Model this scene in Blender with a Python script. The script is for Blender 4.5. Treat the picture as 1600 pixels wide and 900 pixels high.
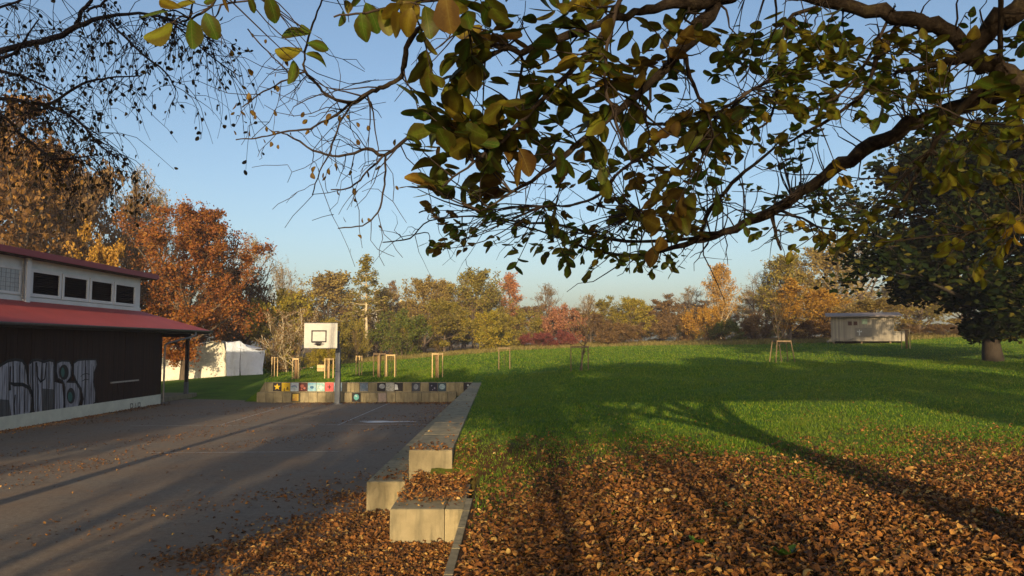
import bpy, math, random
import numpy as np
from mathutils import Vector, Matrix

scene = bpy.context.scene
for _o in list(bpy.data.objects):
    bpy.data.objects.remove(_o)

# ------------------------------------------------------------------ camera
CAM_Z = 2.87
FPX = 1200.0                       # focal length in pixels of a 1600 px wide picture
PITCH = math.atan(88.0 / FPX)
cam_d = bpy.data.cameras.new("camera")
cam_d.sensor_width = 36.0
cam_d.lens = 36.0 * FPX / 1600.0
cam_d.clip_start = 0.05
cam_d.clip_end = 4000.0
cam = bpy.data.objects.new("camera", cam_d)
scene.collection.objects.link(cam)
cam.location = (0, 0, CAM_Z)
cam.rotation_euler = (math.pi / 2 + PITCH, 0, 0)
scene.camera = cam

# ------------------------------------------------------------------ sky, sun, exposure
SUN_EL = math.radians(11.5)
SUN_HEAD = math.radians(1.0)       # the light travels forwards and a touch to the right
world = bpy.data.worlds.new("World")
scene.world = world
world.use_nodes = True
wn = world.node_tree
for n in list(wn.nodes):
    wn.nodes.remove(n)
w_out = wn.nodes.new("ShaderNodeOutputWorld")
w_bg = wn.nodes.new("ShaderNodeBackground")
w_sky = wn.nodes.new("ShaderNodeTexSky")
w_sky.sky_type = 'NISHITA'
w_sky.sun_disc = False
w_sky.sun_elevation = SUN_EL
w_sky.sun_rotation = math.pi + SUN_HEAD
w_sky.altitude = 300
w_sky.air_density = 0.95
w_sky.dust_density = 3.4
w_sky.ozone_density = 1.7
w_bg.inputs[1].default_value = 0.135
wn.links.new(w_sky.outputs[0], w_bg.inputs[0])
wn.links.new(w_bg.outputs[0], w_out.inputs[0])

sun_d = bpy.data.lights.new("sun", 'SUN')
sun_d.energy = 5.0
sun_d.angle = math.radians(0.55)
sun_d.color = (1.0, 0.77, 0.46)
sun = bpy.data.objects.new("sun", sun_d)
scene.collection.objects.link(sun)
_d = Vector((math.sin(SUN_HEAD) * math.cos(SUN_EL), math.cos(SUN_HEAD) * math.cos(SUN_EL), -math.sin(SUN_EL)))
sun.rotation_euler = _d.to_track_quat('-Z', 'Y').to_euler()
sun.location = (0, -60, 40)

scene.view_settings.view_transform = 'Standard'
scene.view_settings.look = 'None'
scene.view_settings.gamma = 1.0
scene.view_settings.use_curve_mapping = False
scene.view_settings.exposure = 0.56
scene.cycles.max_bounces = 6
scene.cycles.diffuse_bounces = 3
scene.cycles.transparent_max_bounces = 8
scene.cycles.use_denoising = True

# ------------------------------------------------------------------ helpers: places
CP, SP = math.cos(PITCH), math.sin(PITCH)

def P(u, v, d):
    """the point at distance d that stands at a given direction from the viewpoint"""
    a = (u - 800.0) / FPX
    b = (450.0 - v) / FPX
    return np.array([d * a, d * (CP - b * SP), CAM_Z + d * (SP + b * CP)])

def PY(u, v, Y):
    b = (450.0 - v) / FPX
    return P(u, v, Y / (CP - b * SP))

def sst(e0, e1, x):
    t = np.clip((x - e0) / (e1 - e0), 0, 1)
    return t * t * (3 - 2 * t)

def wall_right(y):   # right edge of the side wall
    return -0.81 - 0.0186 * y

def hz(x, y):
    """height of the ground (the court is 0)"""
    x = np.asarray(x, float); y = np.asarray(y, float)
    a = np.clip(x / np.maximum(y, 20.0), -0.62, 0.62)
    s = 0.022 + np.where(a < 0, 0.1 * a, 0.037 * a)
    m = 0.95 + s * np.clip(y - 20, 0, 82)
    m = m + 0.03 * np.sin(x * 0.31 + 1.0) * np.sin(y * 0.23) * sst(8, 20, y)
    near = 0.5 + 0.45 * sst(-0.66, 1.6, x)
    k = sst(13.2, 15.0, y)
    m = near * (1 - k) + m * k
    lev = (1 - sst(0.3, 6.0, x - wall_right(y))) * (1 - sst(38.5, 50.0, y)) * sst(13.0, 15.0, y)
    m = m - np.maximum(m - 0.95, 0) * lev
    # the court side
    edge = np.where(y < 13.6, -0.66, wall_right(y) - 0.5)
    c = 1 - sst(0.0, 0.05, x - edge)
    back = sst(38.9, 38.96, y) * sst(-13.6, -12.4, x)
    back = np.maximum(back, sst(41.0, 52.0, y))
    c = c * (1 - back)
    return m * (1 - c)

def G(u, v):
    """where the line of sight meets the ground"""
    lo = 4.0
    prev = lo
    for i in range(4000):
        d = lo * (1.004 ** i)
        p = P(u, v, d)
        if p[2] <= float(hz(p[0], p[1])):
            a_, b_ = prev, d
            for _ in range(20):
                mid = 0.5 * (a_ + b_)
                q = P(u, v, mid)
                if q[2] <= float(hz(q[0], q[1])):
                    b_ = mid
                else:
                    a_ = mid
            return P(u, v, b_)
        prev = d
        if d > 400:
            break
    return P(u, v, 100)

# ------------------------------------------------------------------ helpers: materials
MATS = {}

class NT:
    def __init__(self, name):
        self.m = bpy.data.materials.new(name)
        self.m.use_nodes = True
        self.t = self.m.node_tree
        for n in list(self.t.nodes):
            self.t.nodes.remove(n)
        self.out = self.t.nodes.new("ShaderNodeOutputMaterial")
        MATS[name] = self.m
    def n(self, typ, **kw):
        nd = self.t.nodes.new(typ)
        for k, v in kw.items():
            setattr(nd, k, v)
        return nd
    def l(self, a, b):
        self.t.links.new(a, b)
    def pos(self):
        return self.n("ShaderNodeNewGeometry").outputs["Position"]
    def obj(self):
        return self.n("ShaderNodeTexCoord").outputs["Object"]
    def noise(self, vec, scale, detail=4, rough=0.55, dist=0.0):
        nd = self.n("ShaderNodeTexNoise")
        nd.inputs["Scale"].default_value = scale
        nd.inputs["Detail"].default_value = detail
        nd.inputs["Roughness"].default_value = rough
        nd.inputs["Distortion"].default_value = dist
        if vec is not None:
            self.l(vec, nd.inputs["Vector"])
        return nd.outputs[0]
    def ramp(self, fac, stops, interp='LINEAR'):
        nd = self.n("ShaderNodeValToRGB")
        cr = nd.color_ramp
        cr.interpolation = interp
        while len(cr.elements) < len(stops):
            cr.elements.new(0.5)
        for e, (p, c) in zip(cr.elements, stops):
            e.position = p
            if isinstance(c, (int, float)):
                c = (c, c, c)
            e.color = (c[0], c[1], c[2], 1)
        self.l(fac, nd.inputs[0])
        return nd.outputs[0]
    def mix(self, fac, a, b, blend='MIX'):
        nd = self.n("ShaderNodeMixRGB", blend_type=blend)
        for s, v in ((0, fac), (1, a), (2, b)):
            if isinstance(v, (int, float)):
                nd.inputs[s].default_value = v if s == 0 else (v, v, v, 1)
            elif isinstance(v, tuple):
                nd.inputs[s].default_value = (v[0], v[1], v[2], 1)
            else:
                self.l(v, nd.inputs[s])
        return nd.outputs[0]
    def math(self, op, a, b=0.0, clamp=False):
        nd = self.n("ShaderNodeMath", operation=op, use_clamp=clamp)
        for s, v in ((0, a), (1, b)):
            if isinstance(v, (int, float)):
                nd.inputs[s].default_value = v
            else:
                self.l(v, nd.inputs[s])
        return nd.outputs[0]
    def scalev(self, vec, s):
        nd = self.n("ShaderNodeMapping")
        nd.inputs["Scale"].default_value = s
        self.l(vec, nd.inputs["Vector"])
        return nd.outputs[0]
    def bump(self, h, strength=0.5, dist=0.02):
        nd = self.n("ShaderNodeBump")
        nd.inputs["Strength"].default_value = strength
        nd.inputs["Distance"].default_value = dist
        self.l(h, nd.inputs["Height"])
        return nd.outputs[0]
    def principled(self, col, rough=0.8, normal=None, metallic=0.0, spec=0.3):
        b = self.n("ShaderNodeBsdfPrincipled")
        if isinstance(col, tuple):
            b.inputs["Base Color"].default_value = (col[0], col[1], col[2], 1)
        else:
            self.l(col, b.inputs["Base Color"])
        if isinstance(rough, (int, float)):
            b.inputs["Roughness"].default_value = rough
        else:
            self.l(rough, b.inputs["Roughness"])
        b.inputs["Metallic"].default_value = metallic
        b.inputs["Specular IOR Level"].default_value = spec
        if normal is not None:
            self.l(normal, b.inputs["Normal"])
        self.l(b.outputs[0], self.out.inputs[0])
        return b
    def rnd(self):
        a = self.n("ShaderNodeNewGeometry").outputs["Random Per Island"]
        b = self.n("ShaderNodeObjectInfo").outputs["Random"]
        return self.math('FRACT', self.math('ADD', a, b))

def plain(name, col, rough=0.8, var=0.25, scale=6.0, bump=0.0, metallic=0.0, spec=0.3, stretch=(1, 1, 1)):
    t = NT(name)
    v = t.scalev(t.obj(), stretch)
    f = t.noise(v, scale, 5, 0.6)
    c = t.ramp(f, [(0.25, tuple(x * (1 - var) for x in col)), (0.75, tuple(min(1, x * (1 + var)) for x in col))])
    nm = t.bump(t.noise(v, scale * 4, 4, 0.6), bump, 0.02) if bump else None
    t.principled(c, rough, nm, metallic, spec)
    return t.m

def leaf_mat(name, stops, transl=0.3, rough=0.6, spot=0.0, spec=0.25, veins=0.0):
    t = NT(name)
    r = t.rnd()
    c = t.ramp(r, stops)
    if spot:
        f = t.noise(t.pos(), 60, 3, 0.6)
        c = t.mix(t.math('MULTIPLY', t.ramp(f, [(0.5, 0.0), (0.68, 1.0)]), spot), c, (0.09, 0.04, 0.012))
    if veins:
        uvn = t.n("ShaderNodeUVMap"); uvn.uv_map = "leaf"
        sp = t.n("ShaderNodeSeparateXYZ"); t.l(uvn.outputs[0], sp.inputs[0])
        ay = t.math('ABSOLUTE', sp.outputs[1])
        mid_ = t.math('LESS_THAN', ay, 0.014)
        ph = t.math('FRACT', t.math('MULTIPLY', t.math('SUBTRACT', sp.outputs[0], t.math('MULTIPLY', ay, 0.75)), 8.0))
        sv = t.math('MULTIPLY', t.math('LESS_THAN', ph, 0.13), 0.45)
        vm = t.math('MAXIMUM', t.math('MULTIPLY', mid_, 0.8), sv)
        c = t.mix(t.math('MULTIPLY', vm, veins), c, (0.30, 0.25, 0.06))
        # scorched, browned margins
        rim = t.math('ADD', t.math('MULTIPLY', ay, 2.2), t.math('MULTIPLY', t.noise(t.pos(), 34, 4, 0.7), 1.1))
        c = t.mix(t.math('MULTIPLY', t.ramp(rim, [(0.0, 0.0), (0.62, 0.0), (0.95, 1.0)]), 0.6), c, (0.085, 0.036, 0.011))
    d = t.n("ShaderNodeBsdfPrincipled")
    t.l(c, d.inputs["Base Color"])
    d.inputs["Roughness"].default_value = rough
    d.inputs["Specular IOR Level"].default_value = spec
    tr = t.n("ShaderNodeBsdfTranslucent")
    t.l(c, tr.inputs[0])
    mx = t.n("ShaderNodeMixShader")
    mx.inputs[0].default_value = transl
    t.l(d.outputs[0], mx.inputs[1]); t.l(tr.outputs[0], mx.inputs[2])
    t.l(mx.outputs[0], t.out.inputs[0])
    return t.m

# ------------------------------------------------------------------ helpers: objects
COL = scene.collection.objects

def tag(o, label=None, cat=None, group=None, kind=None):
    if label: o["label"] = label
    if cat: o["category"] = cat
    if group: o["group"] = group
    if kind: o["kind"] = kind
    return o

def empty(name, loc=(0, 0, 0), rz=0.0):
    o = bpy.data.objects.new(name, None)
    COL.link(o)
    o.location = loc
    o.rotation_euler = (0, 0, rz)
    o.empty_display_size = 0.2
    return o

def mesh_np(name, V, F, mats=(), midx=None, smooth=False, uv=None):
    """V (n,3) array, F (m,k) array of equal sized faces"""
    V = np.ascontiguousarray(V, dtype=np.float32)
    F = np.ascontiguousarray(F, dtype=np.int32)
    me = bpy.data.meshes.new(name)
    k = F.shape[1]
    me.vertices.add(len(V)); me.vertices.foreach_set("co", V.ravel())
    me.loops.add(F.size); me.loops.foreach_set("vertex_index", F.ravel())
    me.polygons.add(len(F))
    me.polygons.foreach_set("loop_start", np.arange(0, F.size, k, dtype=np.int32))
    for m in mats:
        me.materials.append(m)
    if midx is not None:
        me.polygons.foreach_set("material_index", np.ascontiguousarray(midx, dtype=np.int32))
    if smooth:
        me.polygons.foreach_set("use_smooth", np.ones(len(F), dtype=bool))
    if uv is not None:
        ul = me.uv_layers.new(name="leaf")
        ul.data.foreach_set("uv", np.ascontiguousarray(uv[F.ravel()], dtype=np.float32).ravel())
    me.update(calc_edges=True)
    return me

def link(name, me, parent=None, loc=None):
    o = bpy.data.objects.new(name, me)
    COL.link(o)
    if parent is not None:
        o.parent = parent
    if loc is not None:
        o.location = loc
    return o

class MB:
    """collects shapes for one mesh"""
    def __init__(self):
        self.v = []; self.f = []
    def add(self, vs, fs):
        n = len(self.v)
        self.v += [tuple(map(float, p)) for p in vs]
        self.f += [tuple(i + n for i in f) for f in fs]
        return self
    def box(self, x0, x1, y0, y1, z0, z1):
        vs = [(x, y, z) for z in (z0, z1) for y in (y0, y1) for x in (x0, x1)]
        return self.add(vs, [(0, 2, 3, 1), (4, 5, 7, 6), (0, 1, 5, 4), (2, 6, 7, 3), (0, 4, 6, 2), (1, 3, 7, 5)])
    def cbox(self, x0, x1, y0, y1, z0, z1, b=0.01):
        """box with chamfered edges"""
        vs = []
        for z, s in ((z0, b), (z0 + b, 0), (z1 - b, 0), (z1, b)):
            vs += [(x0 + s, y0 + s + (0 if s else 0), z), (x1 - s, y0 + s, z), (x1 - s, y1 - s, z), (x0 + s, y1 - s, z)]
        fs = [(3, 2, 1, 0), (12, 13, 14, 15)]
        for k in range(3):
            for i in range(4):
                j = (i + 1) % 4
                fs.append((k * 4 + i, k * 4 + j, k * 4 + 4 + j, k * 4 + 4 + i))
        return self.add(vs, fs)
    def bar(self, a, b, w, h=None, up=(0, 0, 1)):
        a = Vector(a); b = Vector(b)
        h = w if h is None else h
        d = (b - a).normalized()
        u = Vector(up)
        if abs(d.dot(u)) > 0.98:
            u = Vector((0, 1, 0))
        s = d.cross(u).normalized(); u = s.cross(d).normalized()
        vs = []
        for p in (a, b):
            for sx, sz in ((-1, -1), (1, -1), (1, 1), (-1, 1)):
                vs.append(p + s * (w / 2 * sx) + u * (h / 2 * sz))
        return self.add(vs, [(3, 2, 1, 0), (4, 5, 6, 7), (0, 1, 5, 4), (1, 2, 6, 5), (2, 3, 7, 6), (3, 0, 4, 7)])
    def tube(self, pts, radii, sides=6, cap=True):
        V, F = tube_np(np.asarray(pts, float), np.asarray(radii, float), sides)
        n = len(self.v)
        self.v += [tuple(p) for p in V.tolist()]
        self.f += [tuple(int(i) + n for i in f) for f in F]
        if cap:
            m = len(pts)
            self.f.append(tuple(n + i for i in range(sides))[::-1])
            self.f.append(tuple(n + (m - 1) * sides + i for i in range(sides)))
        return self
    def build(self, name, mat, parent=None, smooth=False, loc=None):
        me = bpy.data.meshes.new(name)
        me.from_pydata(self.v, [], self.f)
        for m in (mat if isinstance(mat, (list, tuple)) else [mat]):
            me.materials.append(m)
        if smooth:
            me.polygons.foreach_set("use_smooth", [True] * len(me.polygons))
        me.update()
        return link(name, me, parent, loc)

def tube_np(pts, rad, sides):
    n = len(pts)
    d = np.gradient(pts, axis=0)
    d /= np.maximum(np.linalg.norm(d, axis=1, keepdims=True), 1e-9)
    ref = np.array([0.0, 0.0, 1.0]) if abs(d[0, 2]) < 0.9 else np.array([0.0, 1.0, 0.0])
    s = np.cross(d, ref); s /= np.maximum(np.linalg.norm(s, axis=1, keepdims=True), 1e-9)
    u = np.cross(s, d)
    an = np.arange(sides) * 2 * math.pi / sides
    V = pts[:, None, :] + rad[:, None, None] * (np.cos(an)[None, :, None] * s[:, None, :] + np.sin(an)[None, :, None] * u[:, None, :])
    V = V.reshape(-1, 3)
    i = np.arange(n - 1)[:, None] * sides
    j = np.arange(sides)[None, :]
    j2 = (j + 1) % sides
    F = np.stack([i + j, i + j2, i + sides + j2, i + sides + j], -1).reshape(-1, 4)
    return V, F

def tubes_mesh(name, polys, mat, sides):
    Vs, Fs, n = [], [], 0
    for pts, rad in polys:
        V, F = tube_np(np.asarray(pts, float), np.asarray(rad, float), sides)
        Vs.append(V); Fs.append(F + n); n += len(V)
    return np.concatenate(Vs), np.concatenate(Fs)

def spline(pts, sub=4):
    """Catmull-Rom through rows of pts"""
    p = np.asarray(pts, float)
    q = np.vstack([2 * p[0] - p[1], p, 2 * p[-1] - p[-2]])
    out = []
    for i in range(1, len(q) - 2):
        for k in range(sub):
            t = k / sub
            a, b, c, d = q[i - 1], q[i], q[i + 1], q[i + 2]
            out.append(0.5 * ((2 * b) + (c - a) * t + (2 * a - 5 * b + 4 * c - d) * t * t + (3 * b - a - 3 * c + d) * t ** 3))
    out.append(p[-1])
    return np.array(out)

def rand_frames(rng, n, tilt=None):
    """n random orthonormal frames (rows: along, across)"""
    a = rng.normal(size=(n, 3)); a /= np.linalg.norm(a, axis=1, keepdims=True)
    b = rng.normal(size=(n, 3)); b -= a * (a * b).sum(1, keepdims=True)
    b /= np.linalg.norm(b, axis=1, keepdims=True)
    return a, b
# ================================================================== materials
def ground_material():
    t = NT("meadow_soil")
    p = t.pos()
    sep = t.n("ShaderNodeSeparateXYZ"); t.l(p, sep.inputs[0])
    big = t.noise(p, 0.12, 3, 0.6)
    mid = t.noise(p, 0.9, 5, 0.65)
    fine = t.noise(p, 14, 4, 0.7)
    g1 = t.ramp(mid, [(0.3, (0.032, 0.082, 0.005)), (0.55, (0.078, 0.158, 0.007)), (0.78, (0.165, 0.215, 0.011))])
    g2 = t.mix(t.ramp(big, [(0.35, 0.0), (0.7, 0.55)]), g1, (0.105, 0.170, 0.016))
    g3 = t.mix(t.ramp(fine, [(0.3, 0.55), (0.7, 0.0)]), g2, (0.02, 0.05, 0.005))
    g3 = t.mix(t.ramp(t.noise(p, 0.33, 5, 0.7), [(0.5, 0.0), (0.72, 0.5)]), g3, (0.12, 0.15, 0.02))
    # bare soil under the fallen leaves
    edge = t.math('ADD', sep.outputs[1], t.math('MULTIPLY', t.math('SUBTRACT', t.noise(p, 0.5, 4, 0.6), 0.5), 9.0))
    mr = t.n("ShaderNodeMapRange"); mr.inputs[1].default_value = 13.2; mr.inputs[2].default_value = 17.2
    mr.inputs[3].default_value = 1.0; mr.inputs[4].default_value = 0.0
    t.l(edge, mr.inputs[0])
    soil = t.ramp(fine, [(0.3, (0.035, 0.018, 0.008)), (0.7, (0.085, 0.042, 0.016))])
    c = t.mix(mr.outputs[0], g3, soil)
    # dry edge of the meadow below the wood
    far = t.n("ShaderNodeMapRange"); far.inputs[1].default_value = 84; far.inputs[2].default_value = 96
    t.l(t.math('ADD', sep.outputs[1], t.math('MULTIPLY', t.noise(p, 0.25, 3), 10.0)), far.inputs[0])
    c = t.mix(far.outputs[0], c, (0.16, 0.10, 0.035))
    nm = t.bump(t.noise(p, 9, 5, 0.7), 0.9, 0.05)
    t.principled(c, 0.95, nm, spec=0.1)
    return t.m

def court_material():
    t = NT("court_asphalt")
    p = t.pos()
    big = t.noise(p, 0.35, 5, 0.65)
    mid = t.noise(p, 2.5, 5, 0.7)
    fine = t.mix(0.45, t.noise(p, 60, 3, 0.7), t.noise(p, 11, 5, 0.75))
    vor = t.n("ShaderNodeTexVoronoi"); vor.inputs["Scale"].default_value = 45
    t.l(p, vor.inputs["Vector"])
    base = t.ramp(fine, [(0.3, (0.082, 0.065, 0.048)), (0.5, (0.160, 0.128, 0.095)), (0.72, (0.29, 0.235, 0.175))])
    c = t.mix(t.ramp(big, [(0.42, 0.0), (0.68, 0.6)]), base, (0.19, 0.115, 0.062))
    c = t.mix(t.ramp(mid, [(0.55, 0.0), (0.75, 0.55)]), c, (0.045, 0.027, 0.016))
    c = t.mix(t.ramp(vor.outputs[0], [(0.0, 0.35), (0.16, 0.0)]), c, (0.20, 0.17, 0.13))
    nm = t.bump(t.mix(0.5, fine, t.noise(p, 7, 5, 0.7)), 1.0, 0.03)
    t.principled(c, 0.9, nm, spec=0.2)
    return t.m

def concrete_material():
    t = NT("concrete")
    p = t.pos()
    info = t.n("ShaderNodeObjectInfo").outputs["Random"]
    f = t.noise(p, 3.0, 6, 0.65)
    c = t.ramp(f, [(0.3, (0.205, 0.165, 0.090)), (0.55, (0.30, 0.245, 0.138)), (0.8, (0.36, 0.30, 0.18))])
    st = t.noise(t.scalev(p, (5, 5, 0.8)), 1.6, 4, 0.6)
    c = t.mix(t.ramp(st, [(0.48, 0.0), (0.70, 0.7)]), c, (0.095, 0.085, 0.05))
    c = t.mix(t.math('MULTIPLY', info, 0.5), c, (0.13, 0.115, 0.08))
    pit = t.n("ShaderNodeTexVoronoi"); pit.inputs["Scale"].default_value = 24; t.l(p, pit.inputs["Vector"])
    c = t.mix(t.ramp(pit.outputs[0], [(0.04, 0.6), (0.10, 0.0)]), c, (0.10, 0.09, 0.07))
    nm = t.bump(t.noise(p, 30, 5, 0.7), 0.35, 0.01)
    t.principled(c, 0.9, nm, spec=0.2)
    return t.m

def board_material(name, dark, light, grain=14):
    t = NT(name)
    p = t.obj()
    info = t.n("ShaderNodeObjectInfo").outputs["Random"]
    f = t.noise(t.scalev(p, (1, 1, 0.06)), grain, 5, 0.65)
    c = t.ramp(f, [(0.3, dark), (0.72, light)])
    c = t.mix(t.math('MULTIPLY', info, 0.5), c, tuple(x * 0.45 for x in dark))
    nm = t.bump(f, 0.35, 0.006)
    t.principled(c, 0.85, nm, spec=0.2)
    return t.m

def roof_material(name, col):
    t = NT(name)
    p = t.pos()
    f = t.noise(p, 0.9, 5, 0.6)
    c = t.ramp(f, [(0.3, tuple(x * 0.8 for x in col)), (0.7, col)])
    s = t.noise(t.scalev(p, (1, 6, 1)), 1.3, 4, 0.6)
    c = t.mix(t.ramp(s, [(0.55, 0.0), (0.8, 0.35)]), c, (0.13, 0.055, 0.05))
    t.principled(c, 0.62, t.bump(t.noise(p, 20, 3), 0.1, 0.01), spec=0.35)
    return t.m

M_GROUND = ground_material()
M_COURT = court_material()
M_CONC = concrete_material()
M_BOARD = board_material("tarred_boards", (0.014, 0.0065, 0.004), (0.040, 0.018, 0.010))
M_HUTB = board_material("weathered_boards", (0.20, 0.178, 0.14), (0.37, 0.325, 0.255), 9)
M_STAKE = board_material("stake_wood", (0.48, 0.32, 0.14), (0.68, 0.50, 0.26), 8)
M_OLDSTAKE = board_material("old_stake_wood", (0.16, 0.11, 0.065), (0.27, 0.19, 0.11), 8)
M_MAT = plain("reed_mat", (0.23, 0.14, 0.065), 0.95, 0.3, 30)
M_ROOF = roof_material("red_roof_sheet", (0.36, 0.052, 0.040))
M_FASCIA = roof_material("red_fascia", (0.30, 0.055, 0.065))
M_PLINTH = plain("cream_plinth", (0.56, 0.55, 0.44), 0.85, 0.14, 2.5, 0.1)
M_WHITE = plain("white_paint", (0.62, 0.63, 0.60), 0.6, 0.10, 2.0)
M_LOUVER = plain("black_louver", (0.004, 0.0036, 0.0036), 0.95, 0.3, 5, spec=0.03)
M_SOFFIT = plain("dark_soffit", (0.035, 0.025, 0.02), 0.85, 0.3, 5)
M_GUTTER = plain("zinc_gutter", (0.16, 0.155, 0.155), 0.45, 0.2, 4, metallic=0.5)
M_FROST = plain("frosted_pane", (0.33, 0.36, 0.36), 0.35, 0.2, 9, spec=0.5)
M_STEEL = plain("galvanised_steel", (0.095, 0.105, 0.125), 0.6, 0.2, 7, metallic=0.3)
M_DARKSTEEL = plain("dark_steel", (0.02, 0.02, 0.022), 0.5, 0.2, 7)
M_BACKB = plain("backboard_panel", (0.42, 0.405, 0.37), 0.6, 0.13, 3.0)
M_BLACKP = plain("black_paint", (0.012, 0.012, 0.013), 0.7, 0.3, 5)
M_SILVER = None
def spray_material(name, col, dark):
    t = NT(name)
    p = t.pos()
    f = t.noise(t.scalev(p, (1, 3.2, 0.25)), 3.0, 5, 0.65)
    c = t.ramp(f, [(0.36, dark), (0.56, col)])
    t.principled(c, 0.55, None, spec=0.3)
    return t.m
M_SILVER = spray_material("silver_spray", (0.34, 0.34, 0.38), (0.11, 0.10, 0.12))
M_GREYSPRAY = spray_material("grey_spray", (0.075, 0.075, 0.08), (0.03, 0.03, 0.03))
M_TEAL = plain("teal_spray", (0.02, 0.10, 0.09), 0.6, 0.3, 4)
M_LINE = None
def worn_line():
    t = NT("worn_line_paint")
    p = t.pos()
    f = t.noise(p, 5, 6, 0.75)
    c = t.ramp(f, [(0.36, (0.14, 0.13, 0.115)), (0.58, (0.40, 0.39, 0.37))])
    t.principled(c, 0.9)
    return t.m
M_LINE = worn_line()
M_BARK = plain("grey_brown_bark", (0.085, 0.062, 0.042), 0.95, 0.45, 5, 0.8, stretch=(3, 3, 0.6))
def walnut_bark():
    t = NT("walnut_bark")
    p = t.pos()
    f = t.noise(p, 26, 6, 0.7)
    g = t.noise(p, 7, 4, 0.6)
    c = t.ramp(f, [(0.3, (0.013, 0.009, 0.007)), (0.55, (0.036, 0.026, 0.019)), (0.8, (0.085, 0.066, 0.042))])
    c = t.mix(t.ramp(g, [(0.52, 0.0), (0.7, 0.5)]), c, (0.10, 0.08, 0.034))
    t.principled(c, 0.95, t.bump(f, 0.9, 0.02), spec=0.15)
    return t.m
M_WBARK = walnut_bark()
M_TWIG = plain("dark_twig", (0.035, 0.024, 0.018), 0.9, 0.3, 9)
M_BTWIG = plain("birch_twig", (0.030, 0.022, 0.022), 0.9, 0.3, 9)
M_GTWIG = plain("grey_twig", (0.27, 0.205, 0.13), 0.95, 0.3, 2)
M_BRTWIG = plain("brown_twig", (0.175, 0.105, 0.05), 0.95, 0.3, 2)
M_PALEBARK = plain("pale_bark", (0.42, 0.34, 0.22), 0.9, 0.3, 3)

# ================================================================== ground
def grid_lines(segs):
    out = []
    for a, b, st in segs:
        out.append(np.arange(a, b, st))
    return np.unique(np.round(np.concatenate(out), 4))

gx = grid_lines([(-900, -120, 60), (-120, -40, 8), (-40, -20, 2), (-20, -4, 0.5), (-4, 2.5, 0.16), (2.5, 16, 0.4), (16, 60, 2), (60, 140, 8), (140, 901, 60)])
gx = np.unique(np.concatenate([gx, [-0.665, -0.655, -0.61, -0.60]]))
gy = grid_lines([(-300, -30, 30), (-30, 2, 2), (2, 20, 0.3), (20, 38, 0.6), (38, 40, 0.1), (40, 70, 1.0), (70, 120, 3), (120, 300, 30), (300, 1501, 120)])
GX, GY = np.meshgrid(gx, gy)
GZ = hz(GX, GY)
rg = np.random.default_rng(3)
on_meadow = GZ > 0.3
GZ = GZ + np.where(on_meadow & (GY > 4) & (GY < 45), rg.normal(0, 0.012, GZ.shape), 0)
GZ = np.where(GZ < 0.02, GZ - 0.03, GZ)
nx, ny = len(gx), len(gy)
V = np.stack([GX, GY, GZ], -1).reshape(-1, 3)
ii = (np.arange(ny - 1)[:, None] * nx + np.arange(nx - 1)[None, :]).ravel()
F = np.stack([ii, ii + 1, ii + 1 + nx, ii + nx], -1)
meadow = link("meadow_ground", mesh_np("meadow_ground", V, F, [M_GROUND], smooth=True))
tag(meadow, "green meadow with bare leaf covered soil close to the walls", "ground", kind="structure")

# the court, one sheet just above the ground
mb = MB()
cx = np.concatenate([np.arange(-30, -2, 2.0), [-2.2, -0.62]])
cy = np.array([2.0, 8, 14, 20, 26, 32, 38.6])
for i in range(len(cx) - 1):
    for j in range(len(cy) - 1):
        x1 = cx[i + 1]
        mb.add([(cx[i], cy[j], 0), (x1, cy[j], 0), (x1, cy[j + 1], 0), (cx[i], cy[j + 1], 0)], [(0, 1, 2, 3)])
# rounded end between the building and the tiled wall
ax = np.linspace(-30, -12.6, 24)
top = 38.6 + 2.9 * np.sin(np.clip((ax + 30) / 17.4, 0, 1) * math.pi) ** 0.5 * 0.9
for i in range(len(ax) - 1):
    mb.add([(ax[i], 38.6, 0), (ax[i + 1], 38.6, 0), (ax[i + 1], top[i + 1], 0), (ax[i], top[i], 0)], [(0, 1, 2, 3)])
court = mb.build("court", M_COURT)
tag(court, "worn grey asphalt sports court strewn with brown leaves", "court", kind="structure")

def line_sheet(pts, w):
    mb = MB()
    p = [Vector((a[0], a[1], 0.004)) for a in pts]
    vs = []
    for i in range(len(p)):
        d = (p[min(i + 1, len(p) - 1)] - p[max(i - 1, 0)]).normalized()
        s = Vector((-d.y, d.x, 0)) * (w / 2)
        vs += [p[i] - s, p[i] + s]
    mb.add(vs, [(2 * i, 2 * i + 2, 2 * i + 3, 2 * i + 1) for i in range(len(p) - 1)])
    return mb
for pts, w in (([(-13.5, 27.4), (-2.6, 27.9)], 0.06), ([(-9.6, 20.6), (-4.6, 20.9)], 0.06), ([(-13.2, 13.4), (-9.5, 13.6)], 0.05),
               ([(-6.2, 27.6), (-6.0, 37.9)], 0.06), ([(-10.4, 27.5), (-10.6, 37.9)], 0.06)):
    line_sheet(pts, w).build("court_line", M_LINE, court)
# a small white patch on the court near the hoop
mb = MB()
pc = G(600, 659)
an = np.linspace(0, 2 * math.pi, 22, endpoint=False)
rr = 1 + 0.35 * np.sin(an * 3 + 1) + 0.2 * np.sin(an * 5)
mb.add([(pc[0] + 0.85 * r * math.cos(a), pc[1] + 0.28 * r * math.sin(a), 0.006) for a, r in zip(an, rr)], [tuple(range(22))])
mb.build("white_patch", plain("white_patch_colour", (0.50, 0.50, 0.50), 0.7, 0.25, 9), court)

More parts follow.
